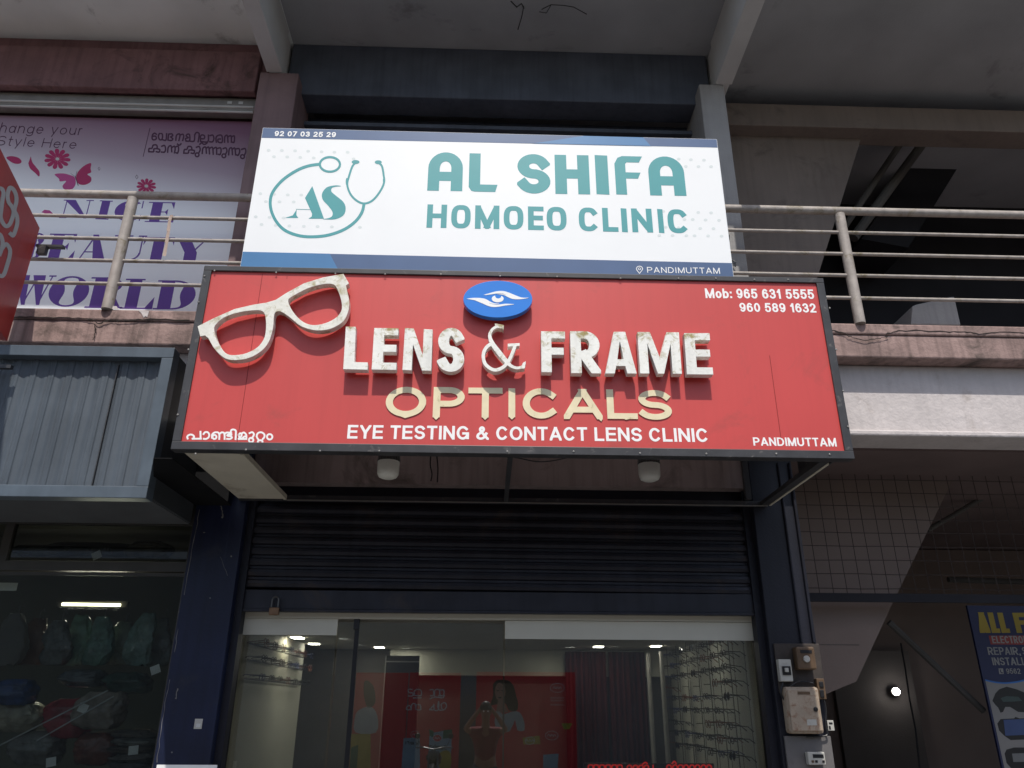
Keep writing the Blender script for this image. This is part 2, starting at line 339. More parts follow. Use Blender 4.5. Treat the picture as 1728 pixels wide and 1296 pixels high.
G = {  # width, strokes of the centre line in a unit box
 'A': (1.0, [[(-.02, -.05), (.5, 1.06)], [(1.02, -.05), (.5, 1.06)], [(.2, .27), (.8, .27)]]),
 'B': (.95, [V0, [(0, 1), (.5, 1)] + arc(.5, .76, .42, .24, 90, -90) + [(0, .52)], [(0, .52), (.54, .52)] + arc(.54, .26, .46, .26, 90, -90) + [(0, 0)]]),
 'C': (.98, [arc(.5, .5, .5, .5, 42, 318)]), 'D': (.97, [V0, [(0, 1), (.42, 1)] + arc(.42, .5, .58, .5, 90, -90) + [(0, 0)]]),
 'E': (.86, [V0, [(0, 1), (1, 1)], [(0, .52), (.92, .52)], [(0, 0), (1, 0)]]), 'F': (.8, [V0, [(0, 1), (1, 1)], [(0, .52), (.88, .52)]]),
 'G': (1.04, [arc(.5, .5, .5, .5, 42, 345), [(1, .05), (1, .45), (.58, .45)]]), 'H': (.95, [V0, V1, [(0, .52), (1, .52)]]),
 'I': (.22, [[(.5, 0), (.5, 1)]]), 'K': (.95, [V0, [(0, .38), (1, 1.05)], [(.3, .6), (1.02, -.05)]]), 'L': (.8, [V0, [(0, 0), (1, 0)]]), 'M': (1.12, [V0, V1, [(0, 1.05), (.5, 0)], [(1, 1.05), (.5, 0)]]),
 'N': (.95, [V0, V1, [(0, 1.05), (1, -.05)]]), 'O': (1.06, [arc(.5, .5, .5, .5, 0, 360, 32)]), 'P': (.9, [V0, BOWL]),
 'R': (.97, [V0, BOWL, [(.45, .44), (1.0, -.06)]]), 'S': (.88, [SS]), 'T': (.86, [[(.5, 0), (.5, 1)], [(-.02, 1), (1.02, 1)]]),
 'U': (.95, [[(0, 1), (0, .38)] + arc(.5, .38, .5, .38, 180, 360) + [(1, 1)]]), 'V': (.95, [[(-.02, 1.05), (.5, -.05)], [(1.02, 1.05), (.5, -.05)]]),
 'Y': (.95, [[(-.02, 1.05), (.5, .42)], [(1.02, 1.05), (.5, .42)], [(.5, .46), (.5, 0)]]),
 '&': (1.06, [smooth([(1.02, -.02), (.62, .36), (.3, .7), (.27, .88), (.42, 1.0), (.58, .9), (.56, .72), (.3, .52), (.05, .34), (.03, .12), (.3, 0), (.62, .1), (.86, .45)], 4)]),
 '0': (.76, [arc(.5, .5, .5, .5, 0, 360, 28)]), '1': (.5, [[(.85, 0), (.85, 1)], [(.85, 1.0), (.1, .74)]]),
 '2': (.76, [arc(.5, .72, .47, .28, 165, -35) + [(.05, .02)], [(0, 0), (1, 0)]]),
 '3': (.76, [arc(.48, .75, .45, .25, 160, -90), arc(.48, .27, .52, .27, 90, -160)]),
 '4': (.8, [[(.72, 0), (.72, 1)], [(.72, 1), (0, .3)], [(0, .27), (1.05, .27)]]),
 '5': (.76, [[(.95, 1), (.15, 1), (.05, .52)], arc(.48, .32, .52, .33, 145, -155)]),
 '6': (.76, [arc(.5, .31, .5, .31, 0, 360, 24), arc(.5, .5, .5, .5, 48, 180) + [(0, .31)]]),
 '7': (.74, [[(-.02, 1), (1, 1)], [(.95, .98), (.28, -.05)]]), '8': (.76, [arc(.5, .76, .44, .24, 0, 360, 22), arc(.5, .27, .5, .27, 0, 360, 22)]),
 '9': (.76, [arc(.5, .69, .5, .31, 0, 360, 24), arc(.5, .5, .5, .5, 228, 360) + [(1, .69)]]),
 ':': (.22, [[(.5, .02), (.5, .05)], [(.5, .6), (.5, .63)]]), ',': (.22, [[(.5, .02), (.4, -.14)]]), ' ': (.30, []),
 'a': (.72, [arc(.48, .34, .48, .34, 0, 360, 22), [(1, 0), (1, .7)]]), 'b': (.74, [V0, arc(.5, .34, .5, .34, 0, 360, 22)]),
 'c': (.68, [arc(.5, .34, .5, .34, 45, 315)]), 'e': (.72, [arc(.5, .34, .5, .34, 0, 315), [(0, .36), (1, .36)]]),
 'g': (.74, [arc(.5, .34, .5, .34, 0, 360, 22), [(1, .7), (1, -.08)] + arc(.5, -.08, .5, .22, 0, -150)]), 'h': (.7, [V0, [(0, .4)] + arc(.5, .4, .5, .3, 180, 0) + [(1, 0)]]),
 'k': (.66, [V0, [(0, .28), (.95, .75)], [(.3, .42), (1.0, -.03)]]), 'l': (.12, [[(.5, 0), (.5, 1)]]), 'm': (1.05, [[(0, 0), (0, .7)], [(0, .45)] + arc(.25, .45, .25, .25, 180, 0) + [(.5, 0)], [(.5, .45)] + arc(.75, .45, .25, .25, 180, 0) + [(1, 0)]]),
 'n': (.7, [[(0, 0), (0, .7)], [(0, .4)] + arc(.5, .4, .5, .3, 180, 0) + [(1, 0)]]), 'o': (.74, [arc(.5, .34, .5, .34, 0, 360, 22)]),
 'r': (.42, [[(0, 0), (0, .7)], [(0, .42)] + arc(.6, .42, .6, .28, 180, 75)]), 't': (.44, [[(.4, 1), (.4, .15)] + arc(.75, .15, .35, .15, 180, 290), [(0, .7), (1, .7)]]),
 'u': (.7, [[(0, .7), (0, .32)] + arc(.5, .32, .5, .32, 180, 360), [(1, .7), (1, 0)]]), 'y': (.7, [[(0, .72), (.52, .0)], [(1, .72), (.3, -.3)]]),
 'RA': (1.0, [[(0, -.05), (0, .6)] + arc(.5, .62, .5, .38, 180, 0) + [(1, -.05)], [(0, .34), (1, .34)]]),   # round-headed A
}
def glyph(ch, w, t, hr):
    out = []
    for st in G[ch][1]:
        pts = [(t / 2 + x * (w - t), t * hr / 2 + y * (1 - t * hr)) for x, y in st]
        for q in stroke(pts, t, hr, cap=True):
            if ch.islower() or ch in ',': out.append(q)
            else:
                q = clip(q, 0, w, 0, 1)
                if q: out.append(q)
    return out
def text2d(s, aspect, t, hr=.85, gap=.14, custom=None):
    chars = list(s); custom = custom or {}
    tot = sum(G[custom.get(c, c)][0] for c in chars) + gap * (len(chars) - 1); k = aspect / tot; x = 0; polys = []
    for c in chars:
        g = custom.get(c, c); w = G[g][0] * k
        polys += [[(x + a, b) for a, b in q] for q in glyph(g, max(w, t), t, hr)]
        x += w + gap * k
    return [[(a / aspect, b) for a, b in q] for q in polys]
def leaned(xm, y, ym): return xm + (xm - 864) * (y - ym) / (ym + 2440)
def qmap(x0, x1, yTL, yTR, yBL, yBR, d, lean=True, fn=None):
    """unit square -> photo quad -> plane Y = d"""
    ym = (yTL + yBL) / 2
    def f(u, v):
        xm = lerp(x0, x1, u); y = lerp(lerp(yBL, yBR, u), lerp(yTL, yTR, u), v)
        x = leaned(xm, y, ym) if lean else xm
        return fn(x, y) if fn else W(x, y, d)
    return f
def text_mb(s, x0, x1, yTL, yTR, yBL, yBR, d, t=.2, hr=.85, gap=.14, th=.0015, custom=None, mb=None, lean=True, fn=None, dirv=None):
    asp = abs(x1 - x0) / ((abs(yBL - yTL) + abs(yBR - yTR)) / 2)
    v, tr = union(text2d(s, asp, t, hr, gap, custom))
    return (mb or MB()).shape(v, tr, qmap(x0, x1, yTL, yTR, yBL, yBR, d, lean, fn), dirv or (0, th, 0))
def px_mb(polys, d, th=.0015, holes=(), mb=None, fn=None, dirv=None):
    """polygons drawn in photo pixels, laid on the plane Y = d"""
    v, tr = union(polys, holes)
    return (mb or MB()).shape(v, tr, fn or (lambda x, y: W(x, y, d)), dirv or (0, th, 0))
def crop(ox, oy, sc): return lambda pts: [(ox + x / sc, oy + y / sc) for x, y in pts]
def circ(x, y, rx, ry=None, n=20): return [(x + rx * math.cos(2 * math.pi * i / n), y + (ry or rx) * math.sin(2 * math.pi * i / n)) for i in range(n)]
def strokes_px(paths, w, cr, k=5):
    out = []
    for p in paths: out += stroke(smooth(cr(p), k), w, cap=True)
    return out
def pxquad(mb, pts, d):                        # pts: TL TR BR BL
    return mb.quad(*[W(x, y, d) for x, y in (pts[3], pts[2], pts[1], pts[0])])

# ================================================================== the ground
structure(obj('ground', MB().box(-150, 150, -150, 150, -.5, -.16), M_SOIL))
structure(obj('road', MB().box(-60, 60, -8.2, -1.3, -.158, -.15), M_ROAD))
structure(obj('kerb', MB().box(-60, 60, -1.3, -1.12, -.158, .006), M_PAVE))
structure(obj('pavement', MB().box(-60, 60, -1.12, 14, -.158, 0), M_PAVE))
structure(obj('far_pavement', MB().box(-60, 60, -9.6, -8.2, -.158, -.02), M_PAVE))

# ================================================================== the building
B = thing('shop_building', 'two storey concrete shop building with balcony, navy columns and shaded upper bays behind the signs', 'building', (0, 5.5, 0))
ZC, ZS = 7.30, 6.80
XL, XR = -2.81, 1.7
c_ = MB().box(-9, XL, 4.02, 12, ZC, ZC + .15); obj('roof_slab', c_, M_PLASTER, B)
c_ = MB().box(XL, -1.90, 3.90, 12, ZC, ZC + .152); obj('roof_slab', c_, M_PLASTER, B)
c_ = MB().box(-1.90, XR, 3.90, 12, ZC, ZC + .154); obj('roof_slab', c_, M_PLASTER_SHADE, B)
c_ = MB().box(XR, 9, 4.13, 12, ZC, ZC + .15); obj('roof_slab', c_, M_PLASTER_SHADE, B)
for x0, x1, m_ in ((-2.045, -1.905, M_BEAMP), (1.98, 2.13, M_BEAMP)):
    obj('cantilever_beam', MB().box(x0, x1, 4.16, 5.30, ZS, ZC - .002).box(x0 + .02, x1 - .02, 5.30, 5.9, ZS + .003, ZC - .003), m_, B, bevel=.006)
# upper columns
obj('column', MB().box(-2.10, -1.76, 5.30, 5.75, 4.29, ZS - .002), M_MAUVE, B, bevel=.008)
rc = obj('column', MB().box(1.83, 2.055, 5.30, 5.8, 4.29, ZS - .002), M_PALE, B, bevel=.008); rc['label'] = 'pale grey column'
for x, z in ((1.905, 5.18), (1.93, 4.93)):
    hk = MB(); hk.tube([(x, 5.30, z), (x, 5.27, z), (x + .015, 5.262, z - .02), (x + .012, 5.27, z - .06)], .006, 6).box(x - .02, x + .03, 5.294, 5.299, z - .01, z + .015)
    obj('hook', hk, M_STEEL, rc)
# lintels and recesses of the three upper bays
lt = obj('lintel', MB().box(-9, -2.105, 5.47, 5.70, 6.70, ZC - .002).box(-9, -2.16, 5.395, 5.47, 6.665, 7.13), M_LINTEL, B, bevel=.01); lt['label'] = 'maroon painted lintel'
lt = obj('lintel', MB().box(-1.90, 1.975, 5.45, 5.70, 6.70, ZC - .002), M_LINTEL2, B, bevel=.01); lt['label'] = 'slate painted lintel'
obj('wall', MB().box(-9, -2.10, 5.68, 5.85, 4.1, 6.66), M_LINTEL, B)
# rolled-up shutter bottoms under the lintels
sh = obj('shutter_box', MB().box(-9, -2.16, 5.49, 5.60, 6.53, 6.664), M_ALU, B)
for y, z in ((5.487, 6.565), (5.50, 6.520)): obj('shutter_strip', MB().tube([(-9, y, z), (-2.18, y, z)], .011, 8), M_BEAMP, sh)
for x in (-2.32, -2.42): obj('lock_plate', MB().box(x, x + .04, 5.485, 5.49, 6.60, 6.63), M_BEAMP, sh)
us = MB(); z = 4.3; y0 = 5.82
prof = []
while z < 6.70: prof += [(y0, z), (y0 - .018, z + .02), (y0 - .018, z + .055), (y0, z + .075)]; z += .085
n_ = len(prof); us.v = [Vector((x, y, zz)) for x in (-1.76, 1.84) for y, zz in prof]; us.f = [(i, i + 1, n_ + i + 1, n_ + i) for i in range(n_ - 1)]
obj('roller_shutter', us, M_LINTEL2, B)
sw = obj('window', MB().box(-1.72, .62, 5.72, 5.75, 4.4, 6.42), mat('pale_blue_film', (.15, .19, .25), .4, .1, 2), B); sw['label'] = 'pale blue film panel'
obj('window_bar', MB().box(.64, 1.70, 5.71, 5.75, 6.36, 6.40).box(.64, .68, 5.71, 5.75, 4.4, 6.36).box(1.66, 1.70, 5.71, 5.75, 4.4, 6.36).box(-1.76, 1.83, 5.64, 5.70, 6.52, 6.56), M_LINTEL2, B)
cb = MB()
for px in ((930, 0), (934, 20), (926, 40), (918, 62)): pass
cb.tube([WZ(x, y, ZC - .003) for x, y in ((862, 2), (872, 12), (880, 6), (884, 14))], .006, 6)
cb.tube([WZ(x, y, ZC - .003) for x, y in ((884, 10), (880, 30), (874, 50))], .0035, 6)
cb.tube([WZ(x, y, ZC - .003) for x, y in ((914, 16), (930, 8), (950, 9), (968, 12), (990, 24))], .0035, 6)
cb.tube([WZ(x, y, ZC - .003) for x, y in ((930, 8), (922, 22), (910, 20))], .003, 6)
obj('cobweb', cb, mat('soot_web', (.05, .05, .05), .9), B)
# right upper bay: beam with a gap above it, stair parapet, dark stairwell
obj('beam', MB().box(2.06, 9, 5.80, 6.05, 6.79, 7.06), M_BROWN, B, bevel=.008)
p0, p1 = W(1462, 205, 5.95), W(1385, 450, 5.95)
k_ = (p1.x - p0.x) / (p1.z - p0.z)
xa, xb = p0.x + k_ * (6.86 - p0.z), p0.x + k_ * (4.2 - p0.z)
pm = MB(); v_, t_ = union([[(2.06, 4.2), (xb, 4.2), (xa, 6.86), (2.06, 6.86)]])
obj('stair_wall', pm.shape(v_, t_, lambda x, z: (x, 5.95, z), (0, .14, 0)), M_BROWN, B)
for q0, q1, d, r in (((1545, 205), (1420, 390), 6.5, .035), ((1582, 208), (1440, 402), 6.5, .05)): obj('stair_rail', MB().tube([W(*q0, d), W(*q1, d)], r, 10), M_DARK, B)
sl = MB(); a, b = W(1600, 190, 7.2), W(1440, 420, 7.2)
v_, t_ = union([[(a.x, a.z), (b.x, b.z), (b.x + .5, b.z - .1), (a.x + .5, a.z)]]); sl.shape(v_, t_, lambda x, z: (x, 7.0, z), (0, .6, 0))
obj('stair_flight', sl, MATS['black_frame_void_shade'] if 'black_frame_void_shade' in MATS else mat('black_frame_void_shade', (.020, .020, .025), .9, .2, 2), B)  # stairwell shade put into the flight's black colour
obj('wall', MB().box(-9, 9, 8.6, 8.8, 4.29, ZC - .004), M_DARK, B); obj('wall', MB().box(2.07, 9, 7.7, 7.8, 4.29, ZC - .003), mat('black_frame_void_shade', (.020, .020, .025), .9, .2, 2), B)  # second wall is added; its black stands in for the stairwell's shade
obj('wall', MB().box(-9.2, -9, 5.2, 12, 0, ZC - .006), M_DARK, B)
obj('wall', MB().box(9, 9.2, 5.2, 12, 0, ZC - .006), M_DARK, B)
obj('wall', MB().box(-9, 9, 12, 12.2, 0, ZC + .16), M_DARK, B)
# balcony slab and ledge, main beam
obj('balcony_slab', MB().box(-9, 9, 5.16, 12, 4.02, 4.27), M_PINKW, B)
lg = obj('ledge', MB().box(-9, 9, 5.10, 5.36, 4.20, 4.29).box(-9, 9, 5.112, 5.36, 4.013, 4.20), M_LEDGE, B, bevel=.012)
def crack(pts, d, w, seed):
    rnd = random.Random(seed); q = []
    for i in range(len(pts) - 1):
        for k in range(5):
            t = k / 5; q.append((lerp(pts[i][0], pts[i + 1][0], t) + rnd.uniform(-1, 1), lerp(pts[i][1], pts[i + 1][1], t) + rnd.uniform(-.9, .9)))
    q.append(pts[-1]); n = len(q)
    return stroke(q, w, wl=[w * (.35 + rnd.random()) for _ in range(n)], cap=False)
M_CRACK = mat('crack_grime', (.03, .025, .022), .95)
cr_ = crop(1300, 400, 3.24)
obj('crack', px_mb(crack(cr_([(335, 508), (400, 525), (450, 550), (520, 567), (600, 552), (645, 540)]), 5.1, 1.3, 1) + crack(cr_([(630, 530), (700, 512), (800, 510), (960, 518), (1060, 515), (1140, 528), (1250, 518), (1387, 524)]), 5.1, 1.2, 2), 5.097, .002), M_CRACK, lg)
cr_ = crop(0, 400, 3)
obj('crack', px_mb(crack(cr_([(420, 410), (470, 420), (500, 440), (560, 415), (600, 425), (660, 418), (760, 415), (960, 420)]), 5.1, 1.6, 3) + crack(cr_([(30, 402), (150, 405), (300, 408), (420, 410)]), 5.1, 1.3, 5) + crack(cr_([(480, 440), (485, 480), (470, 520)]), 5.1, 1.3, 4), 5.097, .002), M_CRACK, lg)
cr_ = crop(0, 400, 3)
for p in ([(700, 372), (755, 374), (745, 405), (735, 400), (728, 408), (715, 385)], [(520, 345), (590, 350), (600, 366), (515, 362)]): obj('paint_drip', px_mb([cr_(p)], 5.096, .002), M_BEAMF, lg)
bm = obj('beam', MB().box(-9, 9, 5.25, 5.55, 3.445, 4.012).box(-9, 9, 5.225, 5.25, 3.44, 3.485), M_BEAMF, B, bevel=.012)
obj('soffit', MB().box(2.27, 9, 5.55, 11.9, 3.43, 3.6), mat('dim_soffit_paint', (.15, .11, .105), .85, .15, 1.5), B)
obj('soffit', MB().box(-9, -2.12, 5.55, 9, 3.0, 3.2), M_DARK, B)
obj('header_wall', MB().box(-2.1, 2.26, 5.552, 5.66, 3.12, 4.01), M_PINKW, B)
# ground floor columns
cl = obj('column', MB().box(-2.105, -1.75, 5.50, 5.86, 0, 3.43), M_NAVY, B, bevel=.006); cl['label'] = 'navy painted column'
cr2 = obj('column', MB().box(1.935, 2.265, 5.50, 5.86, 0, 3.43), M_NAVYD, B, bevel=.006); cr2['label'] = 'black navy column'
ch_ = MB(); cr_ = crop(0, 832, 2.793)
chips = crack(cr_([(942, 75), (920, 190), (895, 330), (868, 480)]), 5.5, .9, 8) + crack(cr_([(840, 640), (822, 750)]), 5.5, 1.0, 9) + crack(cr_([(800, 880), (778, 985), (755, 1140), (740, 1270)]), 5.5, .8, 10)
chips += crack(cr_([(1040, 60), (1050, 90), (1046, 118)]), 5.5, 2.4, 11) + crack(cr_([(838, 920), (828, 970)]), 5.5, 2.0, 12) + crack(cr_([(1040, 300), (1072, 390)]), 5.5, .5, 13) + [cr_(circ(1090, 298, 4)), cr_(circ(962, 186, 5, 2)), cr_(circ(810, 1222, 4)), cr_(circ(990, 495, 3))]
obj('paint_chip', px_mb(chips, 5.498, .001), mat('bare_plaster_chip', (.17, .165, .16), .8), cl)
# ------------------------------------------------ the optician's shutter and shop front (parts of the building)
rs = MB(); z = 2.36; prof = []
while z < 2.95: prof += [(5.62, z), (5.602, z + .008), (5.597, z + .03), (5.602, z + .052), (5.62, z + .060), (5.62, z + .072)]; z += .076
rs.v = [Vector((x, y, zz - .005 * x)) for x in (-1.75, 1.935) for y, zz in prof]; n_ = len(prof); rs.f = [(i, i + 1, n_ + i + 1, n_ + i) for i in range(n_ - 1)]
rsh = obj('roller_shutter', rs, M_SHUT, B); rsh['label'] = 'half lowered navy black steel shutter'
bb = MB(); bb.box(-1.75, 1.935, 5.595, 5.625, 2.215, 2.355).box(-1.75, 1.935, 5.585, 5.63, 2.205, 2.225); obj('bottom_bar', bb, M_SHUT, rsh, bevel=.004)
obj('guide_rail', MB().box(-1.75, -1.70, 5.57, 5.66, 0, 3.1), M_NAVYD, B); obj('guide_rail', MB().box(1.885, 1.935, 5.57, 5.66, 0, 3.1), M_NAVYD, B)
obj('shutter_hood', MB().box(-1.75, 1.935, 5.665, 5.86, 2.86, 3.12), M_NAVYD, B)
sf = obj('shop_front', MB().box(-1.75, 1.935, 5.68, 5.73, 2.172, 2.21), M_PALEB, B)
obj('glass_pane', MB().box(-1.72, -1.06, 5.70, 5.708, .02, 2.172), M_GLASS, sf)
obj('glass_pane', MB().box(-1.05, .115, 5.715, 5.723, .02, 2.150), M_GLASS, sf)
obj('glass_pane', MB().box(.125, 1.935, 5.70, 5.708, .02, 2.172), M_GLASS, sf)
obj('frosted_strip', MB().box(-1.72, -1.055, 5.692, 5.695, 2.060, 2.170), M_PALEB, sf)
obj('frosted_strip', MB().box(.125, 1.93, 5.692, 5.695, 2.045, 2.168), M_PALEB, sf)
obj('door_pivot', MB().box(-.945, -.905, 5.70, 5.735, 2.10, 2.185), M_BLKP, sf, bevel=.004)
obj('door_stile', MB().box(-.935, -.905, 5.712, 5.726, .03, 2.10), M_BLKP, sf)
# interior of the optician's shop
obj('shop_ceiling', MB().box(-1.75, 1.935, 5.76, 8.6, 2.155, 2.19), M_CEILIN, B)
obj('shop_wall', MB().box(-1.90, -1.76, 5.87, 7.9, 0, 2.16), M_WALLIN, B)
obj('shop_wall', MB().box(1.94, 2.05, 5.87, 8.6, 0, 2.16), M_WALLIN, B)
obj('shop_wall', MB().box(-2.9, 2.1, 8.6, 8.7, 0, 2.5), M_DARK, B)
obj('shop_wall', MB().box(-1.0, 1.94, 8.45, 8.59, 1.90, 2.153), M_WALLIN, B)
obj('shop_wall', MB().box(-2.9, -1.9, 7.9, 8.0, 0, 2.5), M_DARK, B)
obj('shop_floor', MB().box(-1.9, 2.0, 5.87, 8.7, 0, .02), mat('dull_tile', (.25, .24, .22), .4), B)
obj('doorway', MB().box(-.98, -.66, 8.0, 8.05, 0, 2.06), M_BLKP, B)
obj('doorway_trim', MB().box(-.98, -.66, 7.99, 8.0, 2.0, 2.012).box(-.99, -.98, 7.99, 8.05, 0, 2.06), M_ALU, B)
for x, y in ((450, 1076), (490, 1077), (521, 1087), (640, 1093), (1010, 1092), (1107, 1091), (1155, 1077)):
    p = WZ(x, y, 2.15); p.x = max(-1.66, min(1.74, p.x)); p.y = min(p.y, 8.3)
    al = bpy.data.lights.new('ceiling_lamp', 'AREA'); al.energy = 1.7; al.size = .09; al.color = (1, .97, .86); ao = bpy.data.objects.new('ceiling_lamp', al); COL.objects.link(ao); ao.location = (p.x * .75, p.y, 2.146)
    obj('ceiling_light', MB().box(p.x - .045, p.x + .045, p.y - .05, p.y + .05, 2.149, 2.154), M_LAMP, B)
# neighbour shop on the left
nf = obj('shop_front', MB().box(-6, -2.11, 5.58, 5.64, 2.80, 2.99).box(-6, -2.14, 5.58, 5.64, 2.47, 2.535).box(-3.46, -3.40, 5.585, 5.635, 2.535, 2.80)
         .box(-2.14, -2.106, 5.58, 5.64, 0, 2.80).box(-6, -2.14, 5.60, 5.62, 2.44, 2.462), mat('dark_bronze_frame', (.05, .047, .042), .45, .15, 8), B); nf['label'] = 'dark framed glass shop front'
obj('glass_pane', MB().box(-6, -2.14, 5.607, 5.613, .02, 2.44), M_GLASSD, nf)
obj('glass_pane', MB().box(-6, -2.14, 5.607, 5.613, 2.535, 2.80), M_GLASSD, nf)
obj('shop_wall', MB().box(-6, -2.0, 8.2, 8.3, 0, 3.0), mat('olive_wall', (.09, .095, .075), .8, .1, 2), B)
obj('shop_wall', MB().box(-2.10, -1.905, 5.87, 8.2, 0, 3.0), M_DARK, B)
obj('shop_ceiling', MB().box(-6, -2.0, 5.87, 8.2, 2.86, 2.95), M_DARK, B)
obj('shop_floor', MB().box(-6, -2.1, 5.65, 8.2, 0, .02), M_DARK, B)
# stair bay on the right, behind the grille
obj('back_wall', MB().box(2.0, 9, 9.4, 9.6, 0, 3.42), M_TAN, B)
YS = 6.36
q0, q1, q2, q3 = W(1605, 815, YS), W(1510, 1010, YS), W(1445, 1150, YS), W(1392, 1172, YS)
pm = MB(); v_, t_ = union([[(2.27, 3.428), (2.27, q3.z), (q3.x, q3.z), (q2.x, q2.z), (q1.x, q1.z), (q0.x, q0.z), (q0.x + (3.428 - q0.z) * .5, 3.428)]])
sw_ = obj('stair_wall', pm.shape(v_, t_, lambda x, z: (x, YS, z), (0, .12, 0)), M_TAN, B)
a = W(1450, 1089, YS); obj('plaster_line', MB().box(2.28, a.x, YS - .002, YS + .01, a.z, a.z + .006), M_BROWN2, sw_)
fl_ = MB(); a, b = W(1500, 1050, 7.2), W(1660, 1200, 7.2)
obj('stair_rail', MB().tube([a, b], .030, 8), M_DARK, B)
obj('stair_rail', MB().tube([W(1565, 895, 7.0), W(1650, 845, 7.0), W(1728, 805, 7.0)], .022, 8), M_DARK, B)
obj('cable', MB().tube([W(x, y, 8.0) for x, y in ((1520, 1085), (1528, 1130), (1535, 1180), (1545, 1230), (1552, 1296))], .008, 6), M_BLKP, B)
obj('pipe', MB().tube([W(x, y, 8.2) for x, y in ((1600, 978), (1728, 982))], .03, 8), M_DARK, B)
obj('wall', MB().box(2.052, 2.266, 5.862, 11.9, 0, 3.42), M_DARK, B)
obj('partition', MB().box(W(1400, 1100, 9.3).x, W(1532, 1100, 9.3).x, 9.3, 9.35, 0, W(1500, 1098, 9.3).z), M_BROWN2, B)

# ================================================================== red optician's sign box
D = 4.33
RS = thing('red_sign_box', 'big red box sign with mossy raised white letters over the shutter', 'signboard', (0, D, 2.97))
X0, X1, Z0, Z1 = -1.853, 2.165, 2.970, 4.205
obj('face_panel', MB().box(X0 + .02, X1 - .02, D, D + .02, Z0 + .02, Z1 - .02), M_RED, RS)
fw = .05
obj('frame', MB().box(X0, X1, D - .014, D + .06, Z1 - fw * .7, Z1).box(X0, X1, D - .014, D + .06, Z0, Z0 + fw)
    .box(X0, X0 + fw, D - .013, D + .06, Z0 + fw, Z1 - fw * .7).box(X1 - fw, X1, D - .013, D + .06, Z0 + fw, Z1 - fw * .7), M_BLACKF, RS, bevel=.003)
obj('side_panel', MB().box(X0 + .004, X0 + .02, D + .06, 5.10, Z0 + .06, Z1 - .02), M_BLACKF, RS)
obj('side_panel', MB().box(X1 - .02, X1 - .004, D + .06, 5.10, Z0 + .06, Z1 - .02), M_BLACKF, RS)
obj('top_panel', MB().box(X0 + .02, X1 - .02, D + .06, 5.08, Z1 - .02, Z1 - .006), M_BLACKF, RS)
up = obj('underside_panel', MB().box(-1.80, -1.47, D + .062, 5.50, Z0 + .002, Z0 + .012).box(-1.475, -1.455, D + .062, 5.49, Z0 - .004, Z0 + .03), M_BEIGE, RS); up['label'] = 'beige strip panel'
obj('frame_bar', MB().box(-1.80, 2.03, 5.46, 5.50, Z0 - .006, Z0 + .03), M_BLACKF, RS)
obj('frame_bar', MB().box(.105, .135, D + .062, 5.46, Z0, Z0 + .03), M_BLACKF, RS)
obj('frame_bar', MB().box(1.985, 2.04, D + .062, 5.46, Z0, Z0 + .03), M_BLACKF, RS)
eb = MB(); eb.quad((2.04, D + .1, Z0 - .002), (2.052, D + .1, Z0 - .002), (2.052, 5.46, Z0 - .002), (2.04, 5.46, Z0 - .002)).box(2.041, 2.052, D + .1, 5.46, Z0 - .001, Z0 + .02)
eb = MB().box(2.041, 2.056, D + .1, 5.46, Z0 - .004, Z0 + .02); obj('edge_strip', eb, M_BEIGE, RS)
obj('frame_bar', MB().box(1.86, 1.90, 5.40, 5.44, Z0 + .03, Z1 - .3), M_BLACKF, RS)
obj('edge_strip', MB().box(-1.45, 2.03, 5.452, 5.46, Z0 - .010, Z0 - .003), M_ALU, RS)
sc0 = None
scr = [(x, y) for x, y in ((362, 457), (466, 460), (566, 462), (650, 463), (744, 463), (844, 466), (940, 467), (1047, 470), (1145, 470), (1208, 470), (1273, 472), (1330, 472), (345, 466), (335, 510), (318, 590), (300, 700),
       (1400, 520), (1411, 590), (1423, 660), (1431, 720), (330, 766), (415, 759), (540, 761), (640, 761), (856, 762), (968, 762), (1080, 765), (1192, 766), (1310, 766), (1400, 767))]
for x, y in scr:
    p = W(x, y, D - .014)
    m_ = MB().lathe((p.x, p.y - .003, p.z), [(.006, .003), (.006, 0), (.003, -.002)], 'Y', 8)
    if p.z > 3.02 and p.z < 4.16 and X0 + .05 < p.x < X1 - .05: continue
    obj('screw', m_, M_ALU, RS)
for q in (((443, 462), (403, 757)), ((486, 466), (484, 470)), ((1305, 600), (1318, 740))):
    a, b = W(*q[0], D - .001), W(*q[1], D - .001)
    obj('seam', MB().box(min(a.x, b.x) - .0012, min(a.x, b.x) + .0012, D - .0012, D + .001, max(b.z, Z0 + .05), a.z), mat('seam_shadow', (.16, .012, .012), .8), RS)
DP = D - .001
